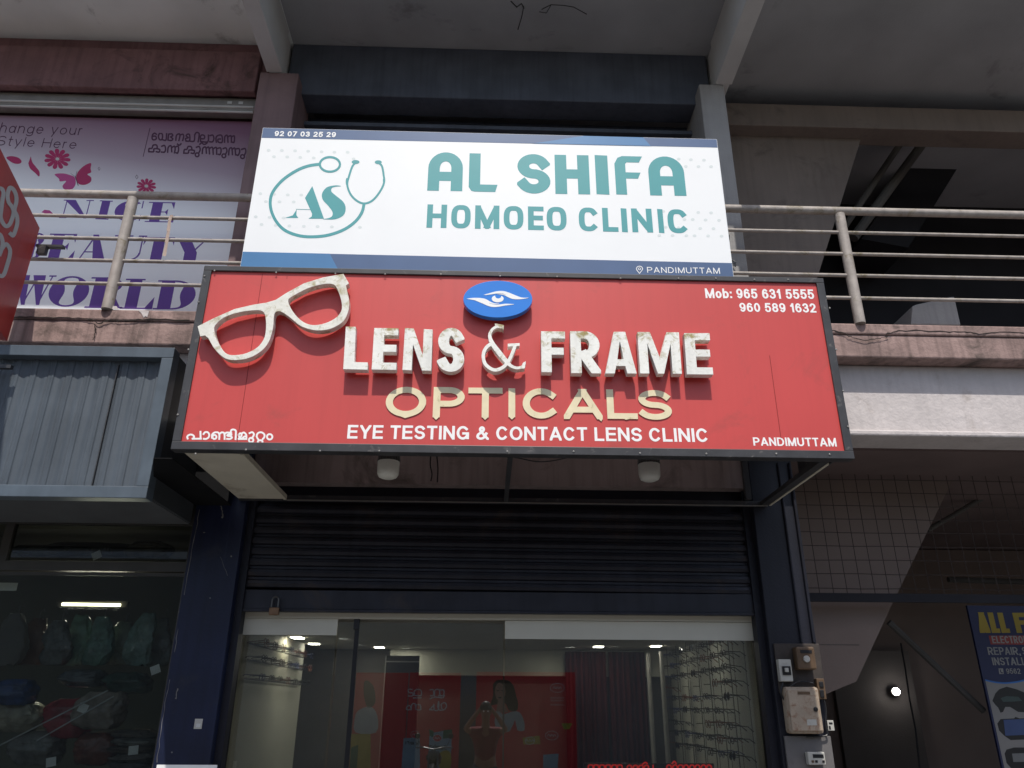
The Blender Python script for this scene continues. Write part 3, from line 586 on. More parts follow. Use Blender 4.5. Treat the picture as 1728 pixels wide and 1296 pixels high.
# writing on the panel
wr = text_mb('EYE TESTING & CONTACT LENS CLINIC', 586.5, 1194, 717, 723, 740, 746, DP, t=.20, hr=.86, gap=.15)
obj('lettering', wr, M_WHITEV, RS)
wr = text_mb('Mob: 965 631 5555', 1190, 1373, 486.5, 488.5, 503, 504.5, DP, t=.20, gap=.15); obj('lettering', wr, M_WHITEV, RS)
wr = text_mb('960 589 1632', 1248, 1376.5, 511, 512, 526, 527.5, DP, t=.20, gap=.15); obj('lettering', wr, M_WHITEV, RS)
wr = text_mb('PANDIMUTTAM', 1271, 1411, 738, 739, 752, 753.5, DP, t=.20, gap=.15); obj('lettering', wr, M_WHITEV, RS)
cm = crop(305, 715, 10.165)
ml = [[(118, 255), (112, 218), (150, 190), (195, 190), (226, 215), (222, 245), (205, 256)], [(205, 258), (345, 258)], [(340, 258), (338, 138)],
      [(392, 178), (415, 148), (460, 146), (488, 185), (478, 232), (440, 260), (395, 260)],
      [(535, 240), (540, 185), (585, 150), (640, 152), (662, 190), (660, 262)], [(662, 180), (700, 150), (742, 160), (752, 200), (752, 262)], [(752, 175), (790, 152), (865, 158)],
      [(868, 188), (815, 186), (800, 205), (855, 216), (878, 238), (845, 262), (795, 260)], [(858, 135), (870, 108), (905, 100), (942, 118), (945, 180), (940, 265)],
      [(1002, 222), (992, 192), (1018, 165), (1045, 185), (1030, 225), (988, 262)], [(990, 262), (1122, 262)], [(1045, 168), (1085, 152), (1122, 190), (1124, 258)], [(1055, 250), (1085, 225), (1110, 215)],
      [(1180, 162), (1225, 146), (1255, 178), (1240, 222), (1212, 248)], [(1325, 262), (1302, 215), (1325, 162), (1380, 148), (1430, 178), (1435, 225), (1405, 266)], [(1325, 330), (1325, 300), (1360, 283), (1400, 300), (1400, 330)]]
pl = strokes_px(ml, 3.0, cm)
for c in ((578, 228, 34), (1207, 280, 38), (1525, 225, 46)): pl += stroke(cm(circ(*c)), 3.0, closed=True)
obj('lettering', px_mb(pl, DP), M_WHITEV, RS)
# the cream cut-out letters of OPTICALS, each its own piece
for ch, x0, x1, yt, yb in (('O', 651, 719, 652.5, 703), ('P', 731, 784, 653, 704), ('T', 790, 848, 654, 704), ('I', 857, 870.5, 655, 703.5), ('C', 882, 944, 655, 706), ('A', 951, 1016, 656, 707), ('L', 1024, 1075, 657, 706.5), ('S', 1077, 1133, 658, 708)):
    asp = (x1 - x0) / (yb - yt); pol = [[(a / asp, b) for a, b in q] for q in glyph(ch, asp, .235, .82)]
    if ch in 'TIP': 
        u = .5 if ch != 'P' else .235 / asp / 2
        w_ = .11 / asp; pol.append([(u - w_, .02), (u, -.085), (u + w_, .02)])
    if ch == 'O': pol.append([(.3, .06), (.5, -.045), (.72, .05)])
    if ch == 'A': pol.append([(.86, .05), (.96, -.07), (1.0, .02)])
    if ch == 'L': pol.append([(.5, .03), (1.02, .07), (.6, -.03)])
    v_, t_ = union(pol); mb = MB().shape(v_, t_, qmap(x0, x1, yt, yt + .5, yb, yb + .5, D - .006), (0, .0055, 0))
    obj('cut_out_letter', mb, M_CREAM, RS)
# raised box letters
DF, TH = 4.251, .052
for ch, TL, TR, BL, BR in (('L', (583.5, 551), (622, 551.5), (579, 623), (620.3, 624)), ('E', (631.4, 553.3), (672.7, 553.8), (627, 623.6), (668.7, 624.4)), ('N', (683.3, 553.3), (730, 556), (679, 624.4), (727.8, 625.7)),
        ('S', (740, 553), (784, 553.5), (736.5, 626.5), (783, 628)), ('F', (912.9, 558.8), (953.5, 559.3), (913.7, 628), (955, 628.6)), ('R', (962, 558.8), (1010.5, 559), (964, 629.5), (1014.5, 630)),
        ('A', (1019.7, 559.6), (1071, 559.8), (1021.6, 630.3), (1074.7, 630.4)), ('M', (1075.5, 560), (1145.7, 560.7), (1080.4, 630.3), (1150.8, 630.9)), ('E', (1154.4, 562), (1197.4, 562), (1159.3, 631.7), (1203.9, 632.2))):
    asp = (BR[0] - BL[0]) / (BL[1] - TL[1]); t = .255
    if ch == 'A':
        pol = [(0, 0), (.31, 1), (.69, 1), (1, 0), (.70, 0), (.645, .18), (.355, .18), (.30, 0)]; hol = [[(.40, .34), (.60, .34), (.5, .78)]]; v_, t_ = union([pol], hol)
    elif ch == 'M':
        v_, t_ = union([[(0, 0), (0, 1), (.30, 1), (.5, .38), (.70, 1), (1, 1), (1, 0), (.78, 0), (.78, .72), (.575, 0), (.425, 0), (.22, .72), (.22, 0)]])
    elif ch == 'N':
        v_, t_ = union([[(0, 0), (0, 1), (.32, 1), (.68, .38), (.68, 1), (1, 1), (1, 0), (.68, 0), (.32, .62), (.32, 0)]])
    else:
        v_, t_ = union([[(a / asp, b) for a, b in q] for q in glyph(ch, asp, t, .68)])
    f = lambda u, v: W(lerp(lerp(BL[0], BR[0], u), lerp(TL[0], TR[0], u), v), lerp(lerp(BL[1], BR[1], u), lerp(TL[1], TR[1], u), v), DF)
    obj('raised_letter', MB().shape(v_, t_, f, (0, TH, 0)), M_LETTER, RS, bevel=.0015)
ca = crop(760, 450, 3.6766)
am = stroke(smooth(ca([(318, 376), (288, 372), (258, 392), (244, 428), (262, 478), (302, 532), (345, 584), (378, 616), (415, 628), (448, 618), (462, 594)]), 5), 5.5, wl=None)
n1 = len(smooth([(0, 0)] * 11, 5)); ww = [4.2 + 4.2 * math.exp(-((i / n1 - .48) / .17) ** 2) for i in range(n1)]
am = stroke(smooth(ca([(318, 376), (288, 372), (258, 392), (244, 428), (262, 478), (302, 532), (345, 584), (378, 616), (415, 628), (448, 618), (462, 594)]), 5), 5.5, wl=ww, cap=False)
am += stroke(smooth(ca([(266, 470), (222, 502), (204, 550), (218, 605), (270, 640), (325, 625), (362, 582), (385, 535), (402, 488)]), 5), 5.6, cap=False)
am += [ca([(356, 478), (430, 474), (430, 490), (356, 496)]), ca([(276, 352), (332, 362), (330, 392), (312, 372), (280, 372)]), ca([(448, 600), (468, 586), (462, 630), (440, 634)])]
obj('raised_ampersand', px_mb(am, DF, TH), M_LETTER, RS)
# raised spectacles emblem
cg = crop(300, 450, 3.7565)
outer = cg([(125, 378), (230, 325), (360, 268), (480, 240), (560, 228), (620, 210), (690, 165), (800, 105), (920, 68), (1050, 45), (1085, 106), (1066, 120)]) + smooth(cg([(1072, 150), (1086, 220), (1080, 285), (1050, 345), (990, 385), (930, 402), (860, 402), (780, 376), (715, 325), (665, 290), (632, 283), (611, 305), (603, 390), (575, 480), (520, 542), (440, 582), (350, 592), (290, 575), (232, 520), (195, 455)]), 4) + cg([(172, 436), (142, 442)])
h1 = smooth(cg([(230, 405), (240, 368), (300, 318), (400, 287), (500, 276), (543, 288), (557, 330), (558, 400), (545, 458), (505, 510), (440, 546), (370, 560), (312, 553), (272, 510), (242, 455)]), 4, closed=True)
h2 = smooth(cg([(700, 212), (740, 180), (830, 135), (920, 111), (978, 110), (1005, 130), (1026, 180), (1040, 240), (1034, 285), (1000, 325), (940, 356), (870, 370), (810, 358), (757, 318), (716, 262)]), 4, closed=True)
obj('spectacles_emblem', px_mb([outer], DF, TH, holes=[h1, h2]), M_GLASSES, RS, bevel=.0015)
# blue oval with the eye
ce = crop(780, 470, 14.4)
dz = obj('oval_badge', px_mb([ce([(865 + 838 * math.cos(2 * math.pi * i / 56), 500 + 448 * math.sin(2 * math.pi * i / 56)) for i in range(56)])], DF + .008, .045), M_BLUE, RS, bevel=.002)
e1 = smooth(ce([(520, 395), (700, 345), (850, 308), (1000, 305), (1130, 340), (1300, 410), (1450, 462), (1620, 465)]), 4) + smooth(ce([(1620, 468), (1500, 492), (1380, 503), (1240, 498), (1130, 460), (1010, 400), (850, 376)]), 4) + smooth(ce([(850, 372), (950, 372), (1070, 398)]), 3) + smooth(ce([(1070, 395), (980, 365), (850, 362), (700, 385), (560, 402)]), 3)
e2 = smooth(ce([(100, 492), (250, 472), (420, 472), (560, 495), (680, 560), (780, 600), (900, 608)]), 4) + smooth(ce([(895, 615), (780, 620), (655, 592)]), 3) + smooth(ce([(660, 600), (780, 630), (900, 632), (1050, 612), (1260, 622)]), 3) + smooth(ce([(1255, 630), (1050, 655), (900, 682), (760, 692), (640, 668), (480, 600), (300, 525)]), 4)
iris = arc(862, 490, 145, 88, -62, 242, 26) + arc(875, 425, 72, 62, 200, -20, 12)
iris = [(862 + 145 * math.cos(R(a)), 490 + 88 * math.sin(R(a))) for a in range(-48, 229, 12)] + [(875 + 75 * math.cos(R(a)), 425 + 60 * math.sin(R(a))) for a in range(190, -11, -16)]
for p in (e1, e2, ce(iris)): obj('eye_symbol', px_mb([p], DF + .0066, .0012), M_WHITEV, dz)
# LED bulbs hanging in the box
for i, (x, ya, yb, m_, lab) in enumerate(((655.5, 767, 808, M_BULB, 'milky white LED bulb hanging left of the middle bar under the red sign'), (1095.5, 769, 815, mat('milky_plastic_grey', (.50, .49, .45), .35, .04, 4), 'greyer LED bulb hanging right of the middle bar under the red sign'))):
    p = W(x, (ya + yb) / 2, 4.62); t_ = thing('led_bulb', lab, 'light bulb', (p.x, p.y, p.z + .14), 'LED bulbs under the red sign'); c = (p.x, p.y, p.z)
    obj('diffuser', MB().lathe(c, [(.0, -.078), (.035, -.076), (.056, -.066), (.066, -.048), (.068, -.02), (.068, .03)], n=28), m_, t_, smooth=True)
    hs = MB().lathe(c, [(.066, .031), (.058, .034), (.05, .09), (.02, .10), (.02, .14)], n=24)
    for k in range(22):
        a = 2 * math.pi * k / 22; ca_, sa = math.cos(a), math.sin(a)
        hs.v += [Vector((c[0] + r * ca_ - w * sa, c[1] + r * sa + w * ca_, c[2] + h)) for r, h in ((.056, .034), (.071, .034), (.066, .085), (.05, .088)) for w in (-.003, .003)]
        b_ = len(hs.v) - 8; hs.f += [(b_, b_ + 2, b_ + 4, b_ + 6), (b_ + 1, b_ + 7, b_ + 5, b_ + 3), (b_, b_ + 1, b_ + 3, b_ + 2), (b_ + 2, b_ + 3, b_ + 5, b_ + 4)]
    obj('heat_sink', hs, M_BULBG, t_)
    obj('cable', MB().tube([(c[0], c[1], c[2] + .14), (c[0] + .01, c[1] + .05, c[2] + .35), (c[0], c[1] + .1, c[2] + .9)], .004, 6), M_BLKP, t_)

for pts, lab in (([(857, 770), (880, 774), (905, 779), (930, 778), (960, 772)], 'thin black cable drooping right of the middle bar under the red sign'), ([(727, 769), (726, 785), (729, 800), (727, 812)], 'thin black cable hanging right of the milky white bulb'), ([(737, 769), (739, 790), (738, 814)], 'second thin black cable further right of the milky white bulb')):
    tag(obj('cable', MB().tube([W(x, y, 5.2) for x, y in smooth(pts, 3)], .0045, 5), M_BLKP), lab, 'cable')
# ================================================================== white clinic sign
DW = 4.50
WS = thing('white_sign', 'white clinic sign with teal lettering standing on top of the red sign box', 'signboard', (0, DW, 4.21))
wx0, wx1, wz0, wz1 = -1.695, 1.640, 4.215, 5.487
obj('panel', MB().box(wx0, wx1, DW, DW + .03, wz0, wz1), M_WHITEP, WS, bevel=.002)
obj('back_frame', MB().box(wx0 + .01, wx1 - .01, DW + .031, DW + .06, wz0, wz0 + .04).box(wx0 + .01, wx1 - .01, DW + .031, DW + .06, wz1 - .045, wz1 - .005).box(wx0 + .01, wx0 + .05, DW + .031, DW + .06, wz0 + .04, wz1 - .045).box(wx1 - .05, wx1 - .01, DW + .031, DW + .06, wz0 + .04, wz1 - .045), M_BLACKF, WS)
for x in (-1.2, 1.2): obj('bracket', MB().tube([(x, DW + .05, 4.9), (x, 5.09, 4.9)], .014, 8), M_STEEL, WS)
dv = DW - .001
zt = W(440, 232.5, DW).z; zb = W(410, 425, DW).z
ztr = W(1208, 249, DW).z; zbr = W(1238, 444, DW).z
def strip(pts, m, d=dv): return obj('printed_band', px_mb([pts], d, .0012, fn=lambda x, z: (x, d, z)), m, WS)
strip([(wx0 + .003, zt), (wx1 - .003, ztr), (wx1 - .003, wz1 - .003), (wx0 + .003, wz1 - .003)], M_NAVYV)
strip([(wx0 + .003, wz0), (wx1 - .003, wz0), (wx1 - .003, zbr), (wx0 + .003, zb)], M_NAVYV)
pp = lambda x, y: (W(x, y, DW).x, W(x, y, DW).z)
a, b = pp(556, 434), pp(569, 452)
strip([(wx0 + .003, wz0), (b[0] + .1, wz0), (b[0], b[1]), (a[0], zb + (zbr - zb) * .16), (wx0 + .003, zb)], M_NAVYV2, dv - .0014)
a, b = pp(1085, 232), pp(1098, 246)
strip([(pp(900, 240)[0], zt + (ztr - zt) * .60), (b[0], zt + (ztr - zt) * .86), (a[0], wz1 - .003), (pp(985, 232)[0], wz1 - .003)], M_NAVYV2, dv - .0014)
obj('lettering', text_mb('92 07 03 25 29', 463.5, 567, 221, 223, 229.5, 231.5, dv - .0015, t=.24, hr=.8, gap=.18), M_WHITEV, WS)
obj('lettering', text_mb('PANDIMUTTAM', 1092, 1214.5, 450.5, 452, 460, 462, dv - .0015, t=.14, hr=.9, gap=.26), M_WHITEV, WS)
pin = stroke(smooth([(1079.2, 461.5), (1075, 456), (1074, 453), (1076, 450), (1079.2, 449.2), (1082.4, 450), (1084.4, 453), (1083.4, 456), (1079.2, 461.5)], 3), 1.1, cap=False) + stroke(circ(1079.2, 453.6, 2.1, 1.8, 12), .9, closed=True)
obj('pin_icon', px_mb(pin, dv - .0015), M_WHITEV, WS)
AC = {'A': 'RA'}
for ch, x0, x1, yt, yb in (('RA', 722.5, 781, 256.5, 321.5), ('L', 791.5, 837, 258.5, 323), ('S', 872.5, 928.5, 259.5, 326), ('H', 936.5, 994.5, 261, 327), ('I', 1005, 1026.5, 261.5, 327.5), ('F', 1038, 1083.5, 263, 328), ('RA', 1094.5, 1155, 263.5, 329.5)):
    asp = (x1 - x0) / (yb - yt); t = .30
    if ch == 'I': pol = [[(0, 0), (1, 0), (1, 1), (0, 1)]]
    elif ch == 'L': pol = [[(.0, .12), (.10, .02), (.22, 0), (.98, 0), (1.06, .19), (.42, .19), (.42, 1), (0, 1)]]
    elif ch == 'F': pol = [[(.0, 0), (.40, 0), (.40, .42), (.84, .42), (.95, .58), (.40, .58), (.40, .80), (.46, .84), (.92, .84), (1.05, 1.0), (.30, 1.0), (.12, .95), (0, .80)]]
    else: pol = [[(a / asp, b) for a, b in q] for q in glyph(ch, asp, t, .78)]
    v_, t_ = union(pol); obj('clinic_letter', MB().shape(v_, t_, qmap(x0, x1, yt, yt + 1, yb, yb + 1, dv), (0, .0012, 0)), M_TEAL, WS)
for ch, x0, x1 in (('H', 720.5, 754), ('O', 761.5, 794.3), ('M', 801.7, 842.7), ('O', 850, 883.3), ('E', 891, 917.5), ('O', 922.5, 956), ('C', 976.7, 1009), ('L', 1016.7, 1042.7), ('I', 1048.5, 1058.3), ('N', 1066, 1100.7), ('I', 1110.5, 1119.5), ('C', 1126.7, 1160)):
    yt = lerp(344.8, 353.5, (x0 - 720) / 440); yb = lerp(384, 393.8, (x0 - 720) / 440)
    asp = (x1 - x0) / (yb - yt)
    if ch == 'I': pol = [[(0, 0), (1, 0), (1, 1), (0, 1)]]
    elif ch in 'OC':
        sup = lambda a: (.5 + .5 * math.copysign(abs(math.cos(R(a))) ** .7, math.cos(R(a))), .5 + .5 * math.copysign(abs(math.sin(R(a))) ** .7, math.sin(R(a)))); t = .245
        rng = range(0, 361, 12) if ch == 'O' else range(38, 323, 12)
        pts = [(t / 2 + x * (asp - t), t * .4 + y * (1 - t * .8)) for x, y in map(sup, rng)]
        pol = [[(a / asp, b) for a, b in q] for q in stroke(pts[:-1] if ch == 'O' else pts, t, .8, closed=ch == 'O')]
    else: pol = [[(a / asp, b) for a, b in q] for q in glyph(ch, asp, .245, .8)]
    v_, t_ = union(pol); obj('clinic_letter', MB().shape(v_, t_, qmap(x0, x1, yt, yt + .6, yb, yb + .6, dv), (0, .0012, 0)), M_TEAL, WS)
cw = crop(400, 200, 3)
lg_ = stroke(cw(smooth([(418, 231), (360, 240), (300, 264), (230, 312), (182, 370), (168, 420), (176, 475), (205, 530), (250, 570), (320, 594), (395, 598), (470, 588), (545, 560), (600, 520), (632, 475), (643, 432)], 4)), 5.0, cap=False)
lg_ += stroke(cw(circ(470, 232, 51, 37, 26)), 3.8, closed=True)
lg_ += stroke(cw(smooth([(608, 218), (585, 240), (566, 295), (558, 335), (574, 382), (605, 415), (643, 430), (685, 415), (722, 372), (744, 325), (742, 285), (733, 240), (712, 222)], 4)), 3.4, cap=False)
lg_ += [cw(circ(600, 220, 20, 10, 14)), cw(circ(715, 221, 18, 10, 14)), cw(circ(556, 320, 6, 20, 12)), cw(circ(744, 315, 6, 20, 12))]
obj('stethoscope_emblem', px_mb(lg_, dv), M_TEAL, WS)
asl = [cw([(381, 342), (440, 507), (362, 507), (378, 496), (380, 482), (344, 402)]), cw(smooth([(525, 341), (498, 338), (455, 348), (431, 378), (434, 410), (462, 442), (482, 470), (482, 492), (466, 503), (435, 509)], 4) + smooth([(436, 510), (495, 510), (538, 490), (550, 455), (538, 422), (500, 390), (478, 370), (480, 352), (500, 345), (525, 343)], 4)),
       cw([(242, 503), (282, 490), (302, 460), (300, 488), (310, 503)])] + stroke(cw([(300, 459), (372, 461)]), .8)
obj('monogram', px_mb(asl, dv), M_TEAL, WS)
cr3 = crop(850, 200, 3)
dl = cw([(160, 160), (227, 161), (294, 163), (360, 165), (428, 168), (493, 170), (560, 170), (187, 193), (254, 194), (320, 196), (388, 199), (590, 204), (118, 380), (187, 383), (257, 386), (325, 387), (146, 420), (215, 421), (287, 422), (95, 497), (165, 500), (235, 503), (124, 536), (196, 540), (265, 543), (338, 545), (408, 546), (480, 548), (622, 550)])
dl += cr3([(886, 205), (948, 208), (1014, 210), (922, 242), (986, 243), (1050, 243), (808, 470), (985, 475), (1050, 477), (915, 511), (957, 511), (1022, 513), (1090, 515), (820, 550), (885, 553), (995, 556), (1062, 557), (788, 592), (855, 592), (925, 593), (966, 593), (1035, 594), (1103, 595)])
dm = obj('printed_dots', px_mb([circ(x, y, 3.2, 2.3, 12) for x, y in dl], DW - .0006, .0008), M_DOT, WS)

# ================================================================== the beauty parlour board
DB = 5.60
BS = thing('beauty_board', 'pink and grey beauty parlour board with purple serif lettering behind the left railing', 'signboard', (-3.4, DB, 4.45))
obj('panel', MB().box(-6.0, -2.185, DB, DB + .03, 4.35, 6.50), board_print_mat(), BS)
db = DB - .001
def didone(ch, asp):
    h = .045; s = .27 / 1; T = .50; hl = .05 / asp; st = min(.37, T / asp); P = []
    rect = lambda x0, x1, y0, y1: P.append([(x0, y0), (x1, y0), (x1, y1), (x0, y1)])
    serif = lambda xc, y, w=None: rect(xc - (w or st * .85), xc + (w or st * .85), y, y + h)
    def bowl(cx, cy, rx, ry, a0, a1, thick, thin=.05):
        n = max(8, int(abs(a1 - a0) / 10)); q = []
        for i in range(n + 1):
            a = R(lerp(a0, a1, i / n)); c, s_ = math.cos(a), math.sin(a); k = abs(c) ** 1.6
            q.append(((cx + rx * c, cy + ry * s_), (cx + (rx - thick * k - hl * (1 - k)) * c, cy + (ry - thin) * s_)))
        for i in range(n): P.append([q[i][0], q[i + 1][0], q[i + 1][1], q[i][1]])
    if ch == 'N': rect(.10, .10 + hl, 0, 1); rect(.86, .86 + hl, 0, 1); P.append([(.04, 1), (.04 + st * 1.15, 1), (.90, 0), (.80, 0)]); serif(.12, 0, .12); rect(.0, .3, 1 - h, 1); serif(.88, 1 - h, .12)
    elif ch == 'I': rect(.5 - .32, .5 + .32, 0, 1); rect(0, 1, 0, h); rect(0, 1, 1 - h, 1)
    elif ch == 'C': bowl(.52, .5, .52, .5, 50, 320, st * 1.05); rect(.90, .90 + hl, .64, 1); rect(.90, .90 + hl, .02, .3)
    elif ch == 'E': rect(.14, .14 + st, 0, 1); rect(0, .96, 0, h); rect(0, .92, 1 - h, 1); rect(.3, .72, .49, .53); P.append([(.78, 1), (.92, 1), (.92, .66)]); P.append([(.78, 0), (.98, 0), (.98, .36)]); P.append([(.62, .51), (.72, .66), (.72, .36)])
    elif ch == 'B': rect(.12, .12 + st, 0, 1); rect(0, .5, 0, h); rect(0, .5, 1 - h, 1); rect(.3, .5, .5, .54); bowl(.5, .76, .40, .24, 90, -90, st); bowl(.5, .26, .48, .26, 90, -90, st)
    elif ch == 'A': P.append([(.40, 1), (.58, 1), (.95, 0), (.95 - st * 1.05, 0)]); P.append([(.10, 0), (.10 + hl, 0), (.50, .93), (.47, 1)]); rect(.22, .66, .30, .34); rect(0, .24, 0, h); rect(.56, 1, 0, h)
    elif ch == 'U': rect(.10, .10 + st, .3, 1); bowl(.48, .32, .38, .32, 180, 300, st); bowl(.48, .32, .42, .32, 290, 360, hl * 1.4); rect(.86, .86 + hl, .3, 1); rect(0, .10 + st + .1, 1 - h, 1); rect(.74, 1, 1 - h, 1)
    elif ch == 'T': rect(.5 - st / 2, .5 + st / 2, 0, 1); rect(.22, .78, 0, h); rect(0, 1, 1 - h, 1); P.append([(0, 1), (0, .68), (.13, 1)]); P.append([(1, 1), (1, .68), (.87, 1)])
    elif ch == 'Y': rect(.5 - st / 2, .5 + st / 2, 0, .42); rect(.26, .76, 0, h); P.append([(.08, 1), (.08 + st * 1.05, 1), (.5 + st / 2, .42), (.5 - st / 2, .42)]); P.append([(.86, 1), (.86 + hl, 1), (.54, .38), (.5, .42)]); rect(0, .44, 1 - h, 1); rect(.72, 1, 1 - h, 1)
    elif ch == 'W': P.append([(.04, 1), (.04 + st * .85, 1), (.42, 0), (.33, 0)]); P.append([(.33, 0), (.37, 0), (.60, 1), (.57, 1)]); P.append([(.44, 1), (.44 + st * .85, 1), (.78, 0), (.70, 0)]); P.append([(.70, 0), (.74, 0), (.95, 1), (.92, 1)]); rect(-.03, .34, 1 - h, 1); rect(.84, 1.02, 1 - h, 1)
    elif ch == 'O': bowl(.5, .5, .5, .5, 0, 360, st * 1.05)
    elif ch == 'R': rect(.12, .12 + st, 0, 1); rect(0, .5, 0, h); rect(0, .5, 1 - h, 1); bowl(.5, .75, .40, .25, 90, -90, st); rect(.3, .5, .5, .54); P.append([(.45, .52), (.68, .52), (.98, 0), (.98 - st, 0)]); rect(.7, 1.03, 0, h)
    elif ch == 'L': rect(.14, .14 + st, 0, 1); rect(0, .96, 0, h); rect(0, .6, 1 - h, 1); P.append([(.72, 0), (.98, 0), (.98, .40)])
    elif ch == 'D': rect(.10, .10 + st * .9, 0, 1); rect(0, .5, 0, h); rect(0, .5, 1 - h, 1); bowl(.46, .5, .54, .5, 90, -90, st * 1.05)
    return P
cb7 = lambda x, y: (x / 3.8116, 200 + y / 3.8116)
for word in ((('N', 395, 590, 522, 642), ('I', 628, 712, 526, 650), ('C', 738, 925, 528, 660), ('E', 945, 1130, 536, 668)),
             (('B', 175, 285, 735, 900), ('E', 300, 492, 740, 908), ('A', 500, 702, 745, 912), ('U', 722, 930, 750, 918), ('T', 915, 1112, 762, 926), ('Y', 1110, 1348, 770, 930)),
             (('W', 75, 335, 1006, 1200), ('O', 315, 572, 1012, 1212), ('R', 566, 800, 1020, 1220), ('L', 790, 1002, 1030, 1226), ('D', 1000, 1258, 1040, 1230))):
    for ch, x0, x1, yt, yb in word:
        a, b = cb7(x0, yt), cb7(x1, yb)
        if a[0] < 20 and ch == 'B': pass
        v_, t_ = union(didone(ch, (b[0] - a[0]) / (b[1] - a[1])))
        obj('serif_letter', MB().shape(v_, t_, qmap(a[0], b[0], a[1], a[1] + .8, b[1] - .8, b[1], db), (0, .0012, 0)), M_PURPLE, BS)
obj('lettering', text_mb('change your', -14, 141, 206, 212, 223, 228, db, t=.085, hr=1, gap=.28), M_INK, BS)
obj('lettering', text_mb('Style Here', -4, 131, 229, 236, 245, 251, db, t=.085, hr=1, gap=.28), M_INK, BS)
ck = crop(240, 205, 8.64)
mk = [[(205, 185), (180, 170), (150, 195), (145, 250), (170, 268), (205, 250), (195, 215), (160, 215)], [(250, 175), (235, 215), (255, 265), (290, 255), (295, 190), (275, 175)], [(295, 265), (345, 270), (355, 180)], [(385, 185), (375, 270)],
      [(385, 185), (430, 180), (445, 205), (415, 225), (445, 250), (430, 275), (395, 275)], [(490, 270), (500, 200), (540, 180), (550, 210), (535, 275)], [(550, 200), (590, 185), (605, 215), (590, 275)],
      [(640, 285), (630, 250), (670, 235), (640, 210), (660, 185), (690, 195), (690, 280), (640, 285)], [(690, 285), (755, 285), (765, 195)], [(770, 185), (790, 160), (825, 170), (830, 200), (815, 295)],
      [(850, 290), (850, 215), (880, 195), (910, 215), (900, 250), (860, 250)], [(850, 290), (955, 295), (965, 200)], [(840, 330), (870, 310), (890, 330), (920, 330), (945, 310)], [(990, 205), (1030, 200), (1045, 250), (1025, 295), (985, 295)],
      [(1080, 300), (1075, 240), (1100, 205), (1160, 205), (1165, 300), (1110, 300), (1105, 260), (1140, 255)], [(1200, 300), (1205, 220), (1240, 205), (1250, 300)], [(1255, 220), (1295, 210), (1300, 300)], [(1300, 225), (1340, 210), (1345, 260), (1335, 305), (1310, 300)],
      [(95, 440), (100, 395), (140, 390), (160, 345), (210, 345), (215, 390), (170, 400), (165, 440), (100, 440)], [(215, 395), (255, 410), (245, 445), (205, 440)], [(285, 360), (325, 350), (340, 400), (325, 445), (280, 445)],
      [(370, 445), (380, 375), (420, 355), (430, 440)], [(430, 380), (470, 360), (480, 400), (470, 455)], [(480, 375), (520, 360), (530, 410), (515, 460), (495, 455)], [(515, 330), (540, 345), (565, 325)],
      [(605, 460), (615, 410), (650, 405), (670, 365), (715, 370), (720, 410), (680, 420), (670, 460), (605, 460)], [(720, 415), (760, 425), (750, 465), (715, 460)], [(790, 375), (830, 365), (845, 410), (825, 455)],
      [(875, 465), (885, 390), (925, 375), (935, 460)], [(935, 390), (970, 375), (980, 470)], [(985, 390), (1025, 378), (1035, 475)], [(1040, 395), (1080, 380), (1085, 475)], [(1090, 395), (1140, 385), (1150, 430), (1135, 480), (1110, 478)],
      [(1180, 395), (1220, 385), (1235, 430), (1215, 475)], [(1260, 485), (1270, 400), (1305, 388), (1315, 480)], [(1318, 400), (1350, 390), (1360, 485)], [(1365, 400), (1410, 395), (1420, 440), (1400, 490), (1375, 488)], [(1450, 405), (1500, 395), (1510, 440), (1490, 490)]]
pl = strokes_px(mk, 2.5, ck, 4)
for c in ((800, 485, 28), (1190, 500, 28), (1462, 512, 28)): pl += stroke(ck(circ(*c, n=12)), 2.4, closed=True)
obj('lettering', px_mb(pl, db), M_INK, BS)
obj('divider_line', px_mb(stroke(ck([(112, 98), (14, 508)]), 1.0), db), M_INK, BS)
cf = crop(0, 200, 5.236)
def flower(cx, cy, r, nP, rot):
    out = []
    for k in range(nP):
        a = rot + 2 * math.pi * k / nP
        ux, uy = math.cos(a), math.sin(a)
        out.append(cf([(cx + r * (ux * t - uy * w), cy + .78 * r * (uy * t + ux * w)) for t, w in ((.14, -.03), (.45, -.13), (.8, -.18), (.97, -.12), (1.02, 0), (.97, .12), (.8, .18), (.45, .13), (.14, .03))]))
    return out
for cx, cy, r, nn, rt in ((507, 357, 115, 11, .1), (1293, 597, 86, 11, .2)):
    obj('printed_flower', px_mb(flower(cx, cy, r, nn, rt), db), M_MAG, BS); obj('flower_centre', px_mb([cf(circ(cx, cy, 17, 13, 12))], db - .0004), M_GREYV, BS)
obj('printed_petal', px_mb([cf(smooth([(55, 345), (100, 332), (160, 345), (190, 375), (175, 398), (130, 398), (90, 378)], 3, True))], db), M_MAG, BS)
obj('printed_petal', px_mb([cf(smooth([(272, 335), (285, 385), (320, 430), (348, 470), (345, 512), (310, 480), (265, 440), (250, 395)], 3))], db), M_MAG, BS)
obj('butterfly_wing', px_mb([cf(smooth([(672, 515), (690, 470), (740, 420), (803, 393), (800, 440), (805, 475), (770, 492), (805, 520), (800, 560), (750, 585), (700, 580), (676, 550)], 3, True))], db), M_MAG, BS)
obj('butterfly_wing', px_mb([cf(smooth([(660, 520), (620, 500), (560, 485), (482, 492), (520, 530), (530, 555), (585, 552), (552, 595), (575, 628), (640, 620), (668, 575)], 3, True))], db), M_PINK, BS)
obj('butterfly_body', px_mb(stroke(cf([(664, 512), (690, 588)]), 1.2) + stroke(cf([(664, 512), (625, 485)]), .4) + stroke(cf([(668, 512), (680, 465)]), .4), db - .0005), M_INK, BS)
sp_ = []
